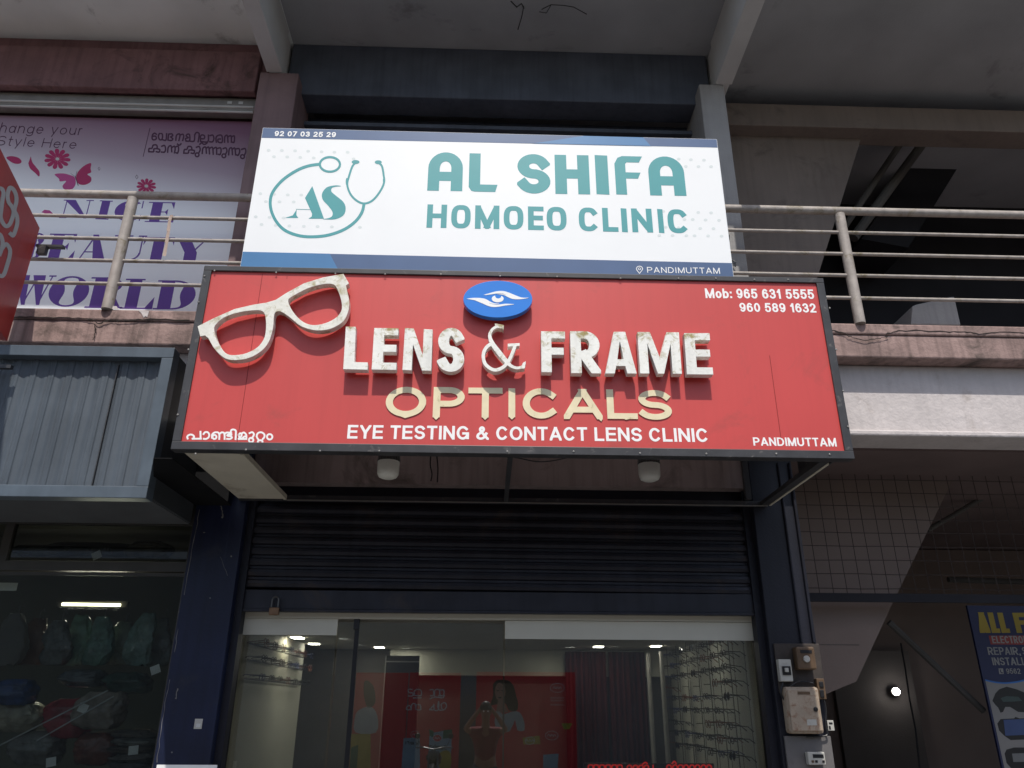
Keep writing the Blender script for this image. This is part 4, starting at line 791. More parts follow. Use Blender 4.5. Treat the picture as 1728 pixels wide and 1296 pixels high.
for x, y, r in ((875, 443, 14), (1208, 516, 18)): sp_ += stroke(cf([(x, y - r), (x + r * .7, y), (x, y + r), (x - r * .7, y)]), .5, closed=True)
obj('printed_sparkle', px_mb(sp_, db), M_INK, BS)
obj('printed_petal', px_mb([[(70, 358), (75, 354), (84, 355), (90, 361), (80, 362)]], db), M_PINK, BS)

# ================================================================== red blade sign on the left edge
FA, FB = W(67, 385, 5.0), W(10, 575, 5.0); FC = WZ(0, 250, FA.z); hd = Vector((FC.x - FA.x, FC.y - FA.y, 0)).normalized()
nrm = Vector((-hd.y, hd.x, 0)); nrm = nrm if nrm.x > 0 else -nrm
def blade(px, py, off=0):
    v = ray(px, py); p0 = Vector((FA.x, FA.y, 0)) + nrm * off; return EYE + v * ((p0 - EYE).dot(nrm) / v.dot(nrm))
LS = thing('red_blade_sign', 'red projecting sign with grey curved letters cut by the left edge', 'signboard', (FA.x, FA.y, FB.z))
e = FA + hd * 1.6; th = -nrm * .07
bl = MB(); P_ = [(FA.x, FA.y, FB.z), (FA.x, FA.y, FA.z), (e.x, e.y, FA.z), (e.x, e.y, FB.z)]
bl.v = [Vector(p) for p in P_] + [Vector(p) + th for p in P_]; bl.f = [(0, 1, 2, 3), (7, 6, 5, 4), (0, 4, 5, 1), (1, 5, 6, 2), (2, 6, 7, 3), (3, 7, 4, 0)]
obj('panel', bl, M_FLEX, LS)
cl_ = crop(0, 290, 6.475)
gp = [[(-60, 260), (-20, 190), (20, 185), (40, 230), (30, 300), (15, 420), (10, 500), (40, 570), (75, 595), (115, 560), (150, 450), (130, 380), (95, 330), (85, 250), (110, 175), (150, 195), (178, 260), (180, 330), (160, 420), (185, 480), (190, 560), (170, 640), (145, 695), (120, 680)],
      [(-60, 720), (-10, 680), (20, 720), (30, 800), (0, 900)], [(30, 830), (70, 790), (110, 850), (105, 930), (80, 1020), (50, 1110), (20, 1140), (-30, 1120)]]
obj('lettering', px_mb(strokes_px(gp, 6.4, cl_, 5), 0, fn=lambda x, y: blade(x, y, .004), dirv=-nrm * .003), M_GREYV, LS)
bk = W(75, 405, 5.0); obj('bracket', MB().box(bk.x - .08, bk.x + .12, 5.04, 5.08, bk.z - .03, bk.z - .012).box(bk.x - .05, bk.x + .01, 5.02, 5.06, bk.z - .10, bk.z - .03), M_BLACKF, LS)

# ================================================================== balcony railing
zr = [5.30, 5.10, 4.90, 4.705, 4.505]
RL = thing('balcony_railing', 'pale pink painted pipe railing running along the balcony ledge', 'railing', (0, 5.1, 4.29))
obj('top_rail', MB().tube([(-8, 5.1, zr[0]), (8, 5.1, zr[0] + .01)], .033, 16), M_RAIL, RL, smooth=True)
rb = None
for z in zr[1:]:
    if rb is None: rb = obj('rail_bar', MB().tube([(-8, 5.1, z - .005), (8, 5.1, z + .005)], .0145, 10), M_RAIL, RL, smooth=True); z_ = z
    else:
        c = rb.copy(); COL.objects.link(c); c.parent = RL; c.location = (0, 0, z - z_)
po = obj('post', MB().tube([(-2.838, 5.1, 4.285), (-2.838, 5.1, zr[0] - .03)], .040, 16), M_RAIL, RL, smooth=True)
for x in (2.78, -.03, -5.6, 5.55):
    c = po.copy(); COL.objects.link(c); c.parent = RL; c.location = (x + 2.838, 0, 0)
rib = MB(); rp = [W(x, y, 5.07) for x, y in ((289, 363), (286, 372), (284, 390), (281, 410), (277, 432))]
for a, b in zip(rp, rp[1:]): rib.quad(a + Vector((-.010, 0, 0)), b + Vector((-.012, -.004, 0)), b + Vector((.012, .004, 0)), a + Vector((.012, 0, .004)))
rib.tube([(rp[0].x, 5.1 + .017 * math.cos(a), zr[1] + .019 * math.sin(a)) for a in [i * .7 for i in range(10)]], .004, 5)
tag(obj('ribbon', rib, mat('faded_ribbon', (.42, .32, .27), .7), None), 'faded pink ribbon tied to the second bar of the left railing', 'ribbon')
kb = MB(); q = [W(x, y, 5.72) for x, y in ((1537, 548), (1540, 516), (1548, 513), (1602, 501), (1611, 500), (1622, 549))]; v_, t_ = union([[(p.x, p.z) for p in q]])
tag(obj('concrete_block', kb.shape(v_, t_, lambda x, z: (x, 5.72, z), (0, .35, 0)), M_PALE, None, bevel=.012), 'chipped grey concrete stub behind the right railing', 'concrete block')

# ================================================================== grey corrugated sign box on the left
CX = thing('corrugated_box', 'blue grey box frame filled with corrugated sheet on the left under the balcony', 'sign box', (-3.2, 4.7, 2.78))
bx0, bx1, bz0, bz1 = -5.2, -2.112, 2.775, 3.80; fr = .075
obj('frame', MB().box(bx0, bx1, 4.70, 4.80, bz1 - fr, bz1).box(bx0, bx1, 4.70, 4.80, bz0, bz0 + fr).box(bx1 - fr, bx1, 4.701, 4.80, bz0 + fr, bz1 - fr).box(bx0, bx0 + fr, 4.701, 4.80, bz0 + fr, bz1 - fr), M_CORRF, CX, bevel=.004)
cs = MB(); n_ = 520; prf = []
for i in range(n_ + 1):
    x = lerp(bx0 + fr, bx1 - fr, i / n_); ph = (x % .118) / .118; a = .0
    a = .013 if .18 < ph < .40 else (.013 * (1 - abs(ph - .29) / .18 + .61) if .11 < ph < .47 else 0)
    prf.append((x, 4.775 - max(0, min(.013, a) * .75) - .003 * math.sin(x * 106)))
cs.v = [Vector((x, y, z)) for z in (bz0 + fr, bz1 - fr) for x, y in prf]; cs.f = [(i, i + 1, n_ + 2 + i, n_ + 1 + i) for i in range(n_)]
obj('corrugated_sheet', cs, M_CORR, CX)
xs_ = W(180, 700, 4.75).x; obj('sheet_seam', MB().box(xs_ - .003, xs_ + .003, 4.756, 4.775, bz0 + fr, bz1 - fr - .03), M_BLACKF, CX)
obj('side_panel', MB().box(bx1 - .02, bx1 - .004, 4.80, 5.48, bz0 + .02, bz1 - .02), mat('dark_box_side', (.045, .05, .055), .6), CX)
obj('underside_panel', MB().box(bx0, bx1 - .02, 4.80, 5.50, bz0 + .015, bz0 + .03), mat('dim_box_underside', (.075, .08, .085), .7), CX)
obj('top_panel', MB().box(bx0, bx1 - .02, 4.80, 5.50, bz1 - .03, bz1 - .012), M_CORRF, CX)
fl = MB(); v_, t_ = union([[(-2.108, 4.74), (-1.96, 4.36), (-1.850, 4.36), (-1.850, 5.49), (-2.108, 5.49)]])
obj('sun_blocker_sheet', fl.shape(v_, t_, lambda x, y: (x, y, 2.925), (0, 0, .006)), mat('blocker_black', (.010, .010, .011), .8, .2, 6, spec=.1), CX)  # added sheet that keeps sun in the gap off the navy column
obj('sun_blocker_panel', MB().box(-2.108, -1.850, 5.40, 5.41, 2.935, 4.0), MATS['blocker_black'], CX)  # added black panel standing in for the gap's shade, also blocks sun
hk_ = W(8, 620, 4.69); obj('hinge', MB().box(hk_.x - .08, hk_.x + .05, 4.67, 4.70, hk_.z - .012, hk_.z + .012), M_BLACKF, CX)
pw = W(288, 711, 5.0); tag(obj('drain_pipe', MB().tube([(pw.x - .05, 5.0, pw.z), (pw.x + .17, 5.0, pw.z + .002)], .018, 12), M_PLASTER, None, smooth=True), 'short pale pipe end between the corrugated box and the red sign', 'pipe')

# ================================================================== wire grille, poster and lamp of the stair bay
GY = 6.2
gx0, gx1, gz0, gz1 = 2.27, 6.5, W(1500, 1002, GY).z, W(1500, 797, GY).z
GR = thing('wire_grille', 'rusty square wire mesh grille above the stair entrance', 'grille', (3.2, GY, gz0))
wm = MB(); rw = random.Random(3); x = gx0 + .03
while x < gx1: wm.tube([(x, GY, gz0 - .02), (x + rw.uniform(-.004, .004), GY + rw.uniform(-.006, .006), lerp(gz0, gz1, .5)), (x + rw.uniform(-.003, .003), GY, gz1 + .02)], .0032, 4, cap=False); x += .112
z = gz0 + .04
while z < gz1:
    wm.tube([(lerp(gx0, gx1, i / 12), GY + .004, z + rw.uniform(-.004, .004)) for i in range(13)], .0032, 4, cap=False); z += .112
obj('wire_mesh', wm, M_WIRE, GR)
obj('frame', MB().box(gx0, gx1, GY - .02, GY + .02, gz0 - .065, gz0).box(gx0, gx1, GY - .02, GY + .02, gz1, gz1 + .04).box(gx0 - .002, gx0 + .012, GY - .02, GY + .02, gz0, gz1), mat('black_frame_void_shade', (.020, .020, .025), .9, .2, 2), GR)
obj('hinge_pin', MB().tube([(gx0 - .001, GY - .04, gz1 - .3), (gx0 + .10, GY - .04, gz1 - .3)], .018, 8), M_BLACKF, GR)
PS = thing('repair_poster', 'dark blue and white repair poster with yellow heading cut by the right edge', 'poster', (4.9, 7.0, 0.6))
px0 = W(1632, 1022, 7.0).x; YP = 7.0
obj('panel', MB().box(px0, px0 + 1.45, YP, YP + .025, .35, W(1660, 1022, YP).z), mat('midnight_print', (.018, .023, .07), .45, .05, 4), PS)
dp = YP - .001
pc = crop(1620, 1000, 4.38)
edge = lambda y: px0 + .002
low = [(W(*p, dp).x, W(*p, dp).z) for p in pc(smooth([(188, 652), (260, 668), (340, 674), (420, 666), (473, 654)], 4))]
xr = px0 + 1.44
lowp = low + [(xr, low[-1][1] + .05), (xr, .37), (low[0][0], .37)]
obj('printed_band', px_mb([lowp], 0, fn=lambda x, z: (x, dp, z), dirv=(0, .001, 0)), mat('white_print', (.23, .22, .21), .45, .04, 4), PS)
arcp = [(x, z + .012) for x, z in low] + [(x, z) for x, z in low[::-1]]
obj('printed_arc', px_mb([arcp], 0, fn=lambda x, z: (x, dp - .0006, z), dirv=(0, .001, 0)), mat('blue_print', (.03, .14, .42), .45), PS)
rb_ = pc([(212, 318), (480, 318), (500, 385), (228, 383)]); obj('printed_band', px_mb([rb_], dp - .0006), mat('red_print', (.24, .035, .03), .45), PS)
obj('lettering', text_mb('ALL', 1650, 1701, 1033, 1034, 1068, 1068, dp - .001, t=.27, hr=.8, gap=.10), mat('yellow_print', (.30, .22, .025), .45), PS)
obj('lettering', text_mb('F', 1712, 1733, 1034, 1034, 1068, 1068, dp - .001, t=.27, hr=.8), MATS['yellow_print'], PS)
M_WPR = mat('white_lettering_print', (.24, .235, .225), .45)
for tx, a, b, yt, yb, tt in (('ELECTRON', 1674, 1734, 1073, 1085.5, .18), ('REPAIR,', 1667, 1721, 1092, 1105, .17), ('S', 1725, 1733, 1092, 1105, .17), ('INSTALL', 1674.5, 1731, 1109.5, 1122.5, .17), ('9562', 1698, 1722, 1128, 1137, .16)):
    obj('lettering', text_mb(tx, a, b, yt, yt, yb, yb, dp - .0016, t=tt, gap=.16), M_WPR, PS)
obj('phone_icon', px_mb([pc([(285, 560), (318, 560), (324, 602), (291, 602)])], dp - .001, holes=[pc(smooth([(295, 570), (302, 568), (303, 580), (310, 590), (316, 588), (318, 596), (306, 596), (297, 585)], 2, True))]), M_WPR, PS)
for pts, mm in (([(240, 800), (262, 745), (290, 715), (345, 695), (420, 715), (480, 740), (480, 885), (430, 882), (370, 845), (335, 845), (318, 882), (300, 888), (282, 850), (262, 830)], M_BLKP),
                ([(276, 968), (300, 935), (400, 930), (410, 918), (440, 930), (500, 928), (520, 1060), (500, 1085), (375, 1090), (330, 1060), (290, 1020)], M_BLKP), ([(322, 940), (490, 934), (510, 1050), (335, 1058)], mat('blue_module_print', (.05, .08, .19), .4)),
                ([(330, 1190), (345, 1160), (400, 1145), (480, 1145), (500, 1300), (380, 1300), (345, 1260)], M_BLKP), ([(385, 1190), (500, 1186), (505, 1250), (395, 1252)], mat('grey_module_print', (.17, .175, .175), .4)),
                ([(300, 780), (345, 765), (430, 770), (460, 800), (400, 805), (320, 808)], mat('dark_green_print', (.05, .075, .07), .4))):
    k_ = 0 if mm is M_BLKP else .0007
    obj('printed_module', px_mb([pc(pts)], dp - .001 - k_), mm, PS)
lp = W(1513, 1167, 9.2)
LT = thing('bulkhead_lamp', 'small round lit lamp on the dark stair wall', 'lamp', tuple(lp))
obj('lit_disc', MB().lathe(lp, [(.040, .02), (.040, 0), (.034, -.014), (.016, -.022)], 'Y', 20), mat('lit_white_disc', (1, .98, .92), .4, 0, 1, emit=14), LT, smooth=True)
obj('base', MB().lathe((lp.x, lp.y + .03, lp.z), [(.046, .03), (.046, -.008), (.041, -.009)], 'Y', 20), M_ALU, LT)
ldt = bpy.data.lights.new('lamp_light', 'POINT'); ldt.energy = .8; ldt.shadow_soft_size = .03; lo = bpy.data.objects.new('lamp_light', ldt); COL.objects.link(lo); lo.location = (lp.x, lp.y - .06, lp.z)

# ================================================================== electric meters on the right column
def pbox(name, x0, x1, y0, y1, d, dep, m, parent, bev=.004):
    a = W((x0 + x1) / 2, y0, d); b = W((x0 + x1) / 2, y1, d); l = W(x0, (y0 + y1) / 2, d).x; r = W(x1, (y0 + y1) / 2, d).x
    return obj(name, MB().box(l, r, d, d + dep, b.z, a.z), m, parent, bevel=bev)
M_RUSTB = mat('rusty_cream_steel', (.36, .29, .22), .6, .12, 10, dirt=(.20, .09, .045), dirt_amt=.35, dirt_scale=22, bump=.2)
M_BAKE = mat('brown_bakelite', (.11, .07, .042), .4, .15, 14); M_WPL = mat('white_plastic', (.46, .45, .41), .4, .06, 14, dirt=(.25, .20, .15), dirt_amt=.2, dirt_scale=20)
M_GBOARD = mat('grey_meter_board', (.14, .132, .13), .6, .12, 8, dirt=(.09, .08, .08), dirt_amt=.3)
M_DIRTY = mat('grimy_meter_board', (.055, .045, .04), .75, .2, 14, dirt=(.03, .027, .025), dirt_amt=.4, dirt_scale=9)
m1 = thing('old_electric_meter', 'brown old electric meter with round dial, topmost on the right column', 'electric meter', tuple(W(1350, 1132, 5.45)), 'meters on the right column')
pbox('back_board', 1311, 1388, 1086, 1170, 5.48, .018, M_DIRTY, m1)
pbox('case', 1345, 1377, 1091, 1130, 5.40, .078, M_BAKE, m1, .012)
c = W(1361.5, 1112, 5.392); obj('dial', MB().lathe(c, [(.022, .01), (.022, 0), (.018, -.004)], 'Y', 20), M_WPL, m1); pbox('window', 1351, 1370, 1097, 1102, 5.396, .005, M_BLKP, m1, 0)
m2 = thing('circuit_breaker', 'slim white circuit breaker box left of the brown meter', 'circuit breaker', tuple(W(1328, 1150, 5.45)))
pbox('case', 1315.5, 1337, 1112.5, 1150, 5.43, .05, M_WPL, m2, .006); pbox('switch_panel', 1321, 1335, 1124, 1139, 5.418, .013, M_BLKP, m2, .003); pbox('lever', 1325, 1331, 1127, 1134, 5.405, .014, M_WPL, m2, .002)
m3 = thing('switch_box', 'rusty cream metal switch box in the middle of the right column', 'switch box', tuple(W(1358, 1240, 5.45)))
pbox('case', 1329.5, 1387, 1159, 1238.5, 5.40, .10, M_RUSTB, m3, .02); pbox('door', 1333, 1384, 1163, 1234, 5.39, .012, M_RUSTB, m3, .012)
c = W(1376.5, 1197, 5.385); obj('knob', MB().lathe(c, [(.014, .01), (.014, -.004), (.006, -.010)], 'Y', 14), M_BLKP, m3)
pbox('sticker', 1362, 1378, 1214, 1224, 5.388, .002, M_WPL, m3, 0); pbox('name_plate', 1346, 1367, 1167, 1172, 5.388, .002, M_BAKE, m3, 0)
m4 = thing('fuse_holder', 'narrow dark fuse holder at the right edge of the rusty switch box', 'fuse holder', tuple(W(1386, 1181, 5.45)))
pbox('case', 1380, 1393, 1145, 1180, 5.44, .05, M_BAKE, m4, .004); pbox('cover', 1383, 1390, 1150, 1160, 5.432, .009, M_BLKP, m4); pbox('cover', 1384, 1391, 1164, 1177, 5.432, .009, M_BLKP, m4)
m5 = thing('seal_tag', 'small white tag right of the rusty switch box', 'tag', tuple(W(1402, 1233, 5.45)))
pbox('case', 1397, 1407.5, 1215.5, 1233, 5.46, .03, M_WPL, m5, .002); pbox('window', 1399, 1405, 1219, 1222, 5.458, .003, M_BLKP, m5, 0); pbox('window', 1399, 1402, 1225, 1231, 5.458, .003, M_BLKP, m5, 0)
m6 = thing('digital_meter', 'white digital electricity meter on the grey board, lowest on the right column', 'electric meter', tuple(W(1378, 1290, 5.45)), 'meters on the right column')
pbox('back_board', 1329, 1408, 1242, 1330, 5.475, .022, M_GBOARD, m6); pbox('case', 1364, 1393, 1269, 1291, 5.42, .05, M_WPL, m6, .006); pbox('display', 1372, 1390, 1273, 1279, 5.417, .004, M_BLKP, m6, 0)
for x in (1370, 1376, 1388): pbox('button', x, x + 4, 1283, 1287, 5.416, .005, M_BLKP if x > 1370 else M_BAKE, m6, 0)
for pts, nm in ((((1372, 1153), (1350, 1150), (1335, 1158), (1322, 1166)), 'cable'), (((1390, 1180), (1394, 1200), (1393, 1225), (1396, 1240), (1380, 1243), (1360, 1243)), 'cable'), (((1322, 1150), (1318, 1170), (1326, 1185)), 'cable')):
    tag(obj(nm, MB().tube([W(*p, 5.452) for p in smooth(list(pts), 4)], .006, 6), M_BLKP), {1372: 'black cable looping over the top of the rusty switch box', 1390: 'black cable running down right of the rusty switch box', 1322: 'black cable below the circuit breaker'}[pts[0][0]], 'cable')
cs_ = MB()
obj('conduit', MB().tube([(2.245, 5.485, 2.02), (2.245, 5.485, 3.3)], .012, 8), M_NAVYD, B); obj('conduit', MB().tube([(2.16, 5.49, 2.02), (2.16, 5.49, 3.3)], .009, 8), M_NAVYD, B)
st_ = pbox('paper_sticker', 328, 341, 1213, 1230, 5.496, .0035, M_WPL, None, 0); tag(st_, 'small white paper sticker on the navy left column', 'sticker'); pbox('printed_patch', 331, 338, 1221, 1227, 5.4955, .003, M_GREYV, st_, 0)
nb = obj('notice', MB().box(W(264, 1300, 5.5).x, W(366, 1300, 5.5).x, 5.492, 5.4985, W(300, 1400, 5.5).z, W(300, 1290.5, 5.5).z), M_WHITEV); tag(nb, 'white notice low on the navy left column, cut by the bottom edge', 'notice')
# padlock on the shutter
c = W(463, 1028, 5.56); PL = thing('padlock', 'old brass padlock hanging at the left end of the shutter bottom', 'padlock', tuple(c))
obj('body', MB().box(c.x - .034, c.x + .034, 5.548, 5.578, c.z - .04, c.z + .012), M_BRASS, PL, bevel=.006)
obj('shackle', MB().tube([(c.x + .022 * math.cos(R(a)), 5.563, c.z + .012 + (.05 if 0 < a < 180 else .0) + .022 * max(0, math.sin(R(a)))) for a in (0, 1, 30, 60, 90, 120, 150, 179, 180)], .0055, 8), M_STEEL, PL)

# ================================================================== spectacles on the display rods
M_RODB = mat('black_rod', (.05, .05, .05), .6, .1, 10, spec=.2)
def make_specs(m, lens_m, round_=False):
    t = thing('spectacles', '', 'spectacles', (0, 0, 0))
    fr_ = MB()
    for sx in (-1, 1):
        rim = [(.0 + sx * (.034 + (.025 if round_ else .027) * math.cos(a) * (1 if round_ else 1 - .12 * math.sin(2 * a))), 0, (.022 if round_ else .018) * math.sin(a)) for a in [2 * math.pi * i / 16 for i in range(17)]]
        fr_.tube(rim, .0026, 5, cap=False)
    fr_.tube([(-.010, 0, .006), (0, -.002, .010), (.010, 0, .006)], .0024, 5)
    for sx in (-1, 1): fr_.tube([(sx * .060, 0, .008), (sx * .069, .004, .008)], .003, 5)
    obj('front_frame', fr_, m, t)
    if lens_m:
        for sx in (-1, 1): obj('lens', MB().lathe((sx * .034, .001, 0), [(.024, .001), (.024, 0)], 'Y', 14), lens_m, t)
    for sx in (-1, 1): obj('temple', MB().tube([(sx * .069, .004, .008), (sx * .068, .095, .006), (sx * .064, .13, -.016)], [.0030, .0024, .0034], 5), m, t)
    return t
M_SPB = mat('black_acetate', (.012, .012, .014), .6, .1, 20, spec=.15); M_SPR = mat('brown_acetate', (.13, .04, .025), .6, .2, 20, spec=.15); M_SPU = mat('navy_acetate', (.02, .03, .10), .6, .1, 20, spec=.15); M_LENS = mat('dark_sun_lens', (.01, .012, .014), .08, 0, 5)
protos = [make_specs(M_SPB, None), make_specs(M_SPB, M_LENS), make_specs(M_SPR, None, True), make_specs(M_SPU, None)]
used = set(); nsp = 0
KIND = ['black spectacles', 'dark sunglasses', 'round brown spectacles', 'navy spectacles']
def place_specs(k, loc, rz, side, where):
    o = protos[k] if k not in used else copy_tree(protos[k]); used.add(k)
    o.location = loc; o.rotation_euler = (R(random.uniform(-7, 7)), 0, rz); o.scale = (1.15, 1.15, 1.25); o['label'] = f'{KIND[k]} {where}'; o['group'] = f'spectacles displayed on the {side} wall of the shop'
NTH = ['nearest', 'second', 'third', 'fourth', 'fifth', 'sixth', 'seventh']; ROW = ['top', 'second', 'third', 'fourth', 'fifth', 'sixth', 'seventh', 'eighth', 'ninth']
rods = [6.00, 6.28, 6.58, 6.92, 7.3, 7.7, 8.1]
for i, y in enumerate(rods):
    t = thing('display_rod', f'thin dark display rod on the right shop wall, {NTH[i]} to the window', 'display rod', (1.80, y, .3), 'rods on the right shop wall')
    obj('rod', MB().tube([(1.80, y, .3), (1.80, y, 2.15)], .0035, 6), M_RODB, t); obj('rod', MB().tube([(1.915, y, .3), (1.915, y, 2.15)], .0022, 6), M_RODB, t)
    for j in range(9):
        z = 2.075 - j * .098 - random.uniform(-.006, .006)
        pin_ = obj('pin', MB().tube([(1.80, y, z - .008), (1.745, y, z - .008)], .003, 5), M_RODB, t)
        if random.random() < .12 and j: continue
        k = random.choices([0, 1, 2, 3], [6, 2, 2, 2])[0]
        place_specs(k, (1.752, y, z), R(-90), 'right', f'in the {ROW[j]} row on the {NTH[i]} rod of the right wall')
for j, z in enumerate((2.035, 1.925, 1.795)):
    t = thing('display_rail', f'long dark display rail on the left shop wall, {("top", "middle", "bottom")[j]} of three', 'display rail', (-1.74, 6.9, z - .02), 'rails on the left shop wall')
    obj('rail', MB().tube([(-1.735, 5.98, z - .012), (-1.735, 7.75, z - .012)], .007, 6), M_RODB, t)
    for i in range(7):
        y = 6.08 + i * .265
        obj('pin', MB().tube([(-1.735, y, z - .012), (-1.66, y, z - .012)], .003, 5), M_RODB, t)
        place_specs(random.choice([0, 0, 2, 3]), (-1.64, y, z), R(90), 'left', f'on the {("top", "middle", "bottom")[j]} rail of the left wall, {NTH[i]} from the window')
# curtains and tall mirror strips at the back
for k_, (x0, x1) in enumerate(((.80, 1.22), (1.24, 1.62))):
    cm_ = MB(); n_ = 60; a = [(lerp(x0, x1, i / n_), 8.30 + .03 * math.sin(i * .75) + .012 * math.sin(i * 1.9)) for i in range(n_ + 1)]
    cm_.v = [Vector((x, y, z)) for z in (.05, 2.13) for x, y in a]; cm_.f = [(i, i + 1, n_ + 2 + i, n_ + 1 + i) for i in range(n_)]
    tag(obj('curtain', cm_, M_CURT, None, smooth=True), ('dark maroon curtain at the back of the shop, left half' if k_ == 0 else 'dark maroon curtain at the back of the shop beside the display rods'), 'curtain', 'curtains at the back of the shop')
for k_, x in enumerate((1.60, 1.68)):
    tag(obj('steel_post', MB().tube([(x, 8.05 - k_ * .25, 0), (x, 8.05 - k_ * .25, 2.1)], .022, 10), M_ALU), ('pale steel post nearer the maroon curtain' if k_ == 0 else 'pale steel post nearer the display rods'), 'post')
# red lit letters low in the right window
dt = 5.80; rl = thing('led_sign', 'row of glowing red letters low in the right window', 'led sign', tuple(W(1095, 1320, dt)))
cl5 = crop(980, 1240, 5.4)
gl = []
for x in (70, 120, 175, 230, 285, 335): gl += [[(x, 345), (x, 285), (x + 22, 275), (x + 42, 285), (x + 42, 345)]]
for x in (425, 480, 530, 580): gl += [[(x, 345), (x, 290), (x + 25, 278), (x + 40, 295), (x + 20, 320)]]
gl += [[(565, 268), (590, 250), (605, 262)], [(660, 280), (662, 345)]]
for x in (785, 840, 890, 940, 995, 1045, 1100, 1150): gl += [[(x, 345), (x, 290), (x + 20, 275), (x + 40, 290), (x + 38, 345)]]
gl += [[(835, 262), (855, 240), (870, 262)]]
obj('lit_letters', px_mb(strokes_px(gl, 2.2, cl5, 3), dt, .004), mat('red_led', (1.0, .03, .02), .4, 0, 1, emit=.32), rl)
obj('backing', MB().box(W(985, 1290, dt).x, W(1205, 1290, dt).x, dt + .006, dt + .03, W(1095, 1330, dt).z, W(1095, 1288, dt).z), M_BLKP, rl)

# ================================================================== stock in the left neighbour's window
from mathutils import noise
def bag_mb(w, d, h, seed, taper=.0, n=22, crumple=.16):
    rn = random.Random(seed); mb = MB(); ph = [rn.uniform(0, 6.28) for _ in range(6)]; M_ = 34; off = Vector((seed * 3.1, seed * 1.7, 0))
    for j in range(n + 1):
        v = j / n; k = (math.sin(math.pi * min(1, max(0.0, .06 + v * .88))) ** .32) * (1 - taper * v)
        for i in range(M_):
            a = 2 * math.pi * i / M_; q = Vector((math.cos(a), math.sin(a), v * 2.2)) * 1.5 + off
            r = 1 + crumple * noise.noise(q) + crumple * .9 * (abs(noise.noise(q * 2.3)) - .25) + crumple * .45 * abs(noise.noise(q * 5))
            cx = math.copysign(abs(math.cos(a)) ** .55, math.cos(a)); sy = math.copysign(abs(math.sin(a)) ** .55, math.sin(a))
            mb.v.append(Vector((w / 2 * k * r * cx + .06 * w * math.sin(v * 5 + ph[3]), d / 2 * k * r * sy, h * v + .05 * h * noise.noise(q * 1.2 + Vector((9, 9, 9))))))
    for j in range(n):
        for i in range(M_): mb.f.append((j * M_ + i, j * M_ + (i + 1) % M_, (j + 1) * M_ + (i + 1) % M_, (j + 1) * M_ + i))
    mb.f.append(tuple(range(M_))[::-1]); mb.f.append(tuple(n * M_ + i for i in range(M_)))
    return mb
def shift(mb, p): mb.v = [v + Vector(p) for v in mb.v]; return mb
def plastic(name, col): return mat(name, col, .2, .4, 14, bump=1.0, bump_scale=30, spec=.8)
dn = 6.25
HANG = [(10, 'grey', (.16, .17, .16)), (48, 'brown', (.13, .075, .06)), (88, 'dark grey', (.09, .10, .10)), (120, 'pale green', (.14, .26, .20)), (160, 'sea green', (.10, .21, .17)), (198, 'olive', (.11, .14, .10)), (232, 'pale teal', (.15, .25, .23)), (262, 'charcoal', (.07, .085, .085))]
for i, (x, nm, col) in enumerate(HANG):
    p = W(x, 1122, dn + .12 * (i % 2)); q = W(x, 1035 + 6 * (i % 3), dn); h = q.z - p.z
    t = thing('hanging_garment', f'{nm} garment in a clear plastic cover hanging in the left shop window', 'garment', (p.x, p.y, p.z), 'garments hanging in the left shop')
    obj('cover', shift(bag_mb(.25, .11, h, i + 5, .42, crumple=.24), p), plastic(nm.replace(' ', '_') + '_plastic', col), t, smooth=True)
    obj('hanger_hook', MB().tube([(p.x, p.y, q.z - .01), (p.x, p.y, q.z + .05), (p.x + .02, p.y, q.z + .07), (p.x + .03, p.y, q.z + .05)], .004, 5), M_STEEL, t)
PILE = [(22, 1190, .26, .17, 'royal blue', (.03, .07, .22)), (30, 1235, .30, .20, 'cream', (.36, .33, .26)), (110, 1245, .30, .26, 'crimson', (.30, .03, .05)), (165, 1230, .34, .24, 'dusty beige', (.30, .26, .23)), (215, 1170, .30, .14, 'bottle green', (.03, .07, .06)), (60, 1290, .36, .22, 'grey', (.17, .165, .16)), (160, 1290, .3, .2, 'rust', (.16, .05, .035)), (140, 1160, .3, .12, 'slate', (.07, .085, .10))]
for i, (x, y, w, h, nm, col) in enumerate(PILE):
    p = W(x, y, 6.0 + .08 * (i % 3)); tag(obj('clothes_bundle', shift(bag_mb(w, .25, h, 40 + i), p), plastic(nm.replace(' ', '_') + '_bundle', col), None, smooth=True), f'{nm} bundle of clothes in plastic piled low in the left shop window', 'bundle', 'bundles piled in the left shop')
for i, (y, nm, col) in enumerate(((1240, 'topmost', (.16, .14, .12)), (1253, 'second from the top', (.24, .23, .21)), (1266, 'third from the top', (.13, .10, .085)), (1279, 'second from the bottom', (.22, .20, .19)), (1292, 'lowest', (.12, .12, .13)))):
    p = W(228 + 4 * (i % 2), y + 6, 5.95); tag(obj('folded_packet', shift(bag_mb(.30, .3, .058, 70 + i), p), plastic('packet_film_%s' % 'abcde'[i], col), None, smooth=True), f'flat packed garment, {nm} of the stack beside the navy column', 'packet', 'stacked garment packets')
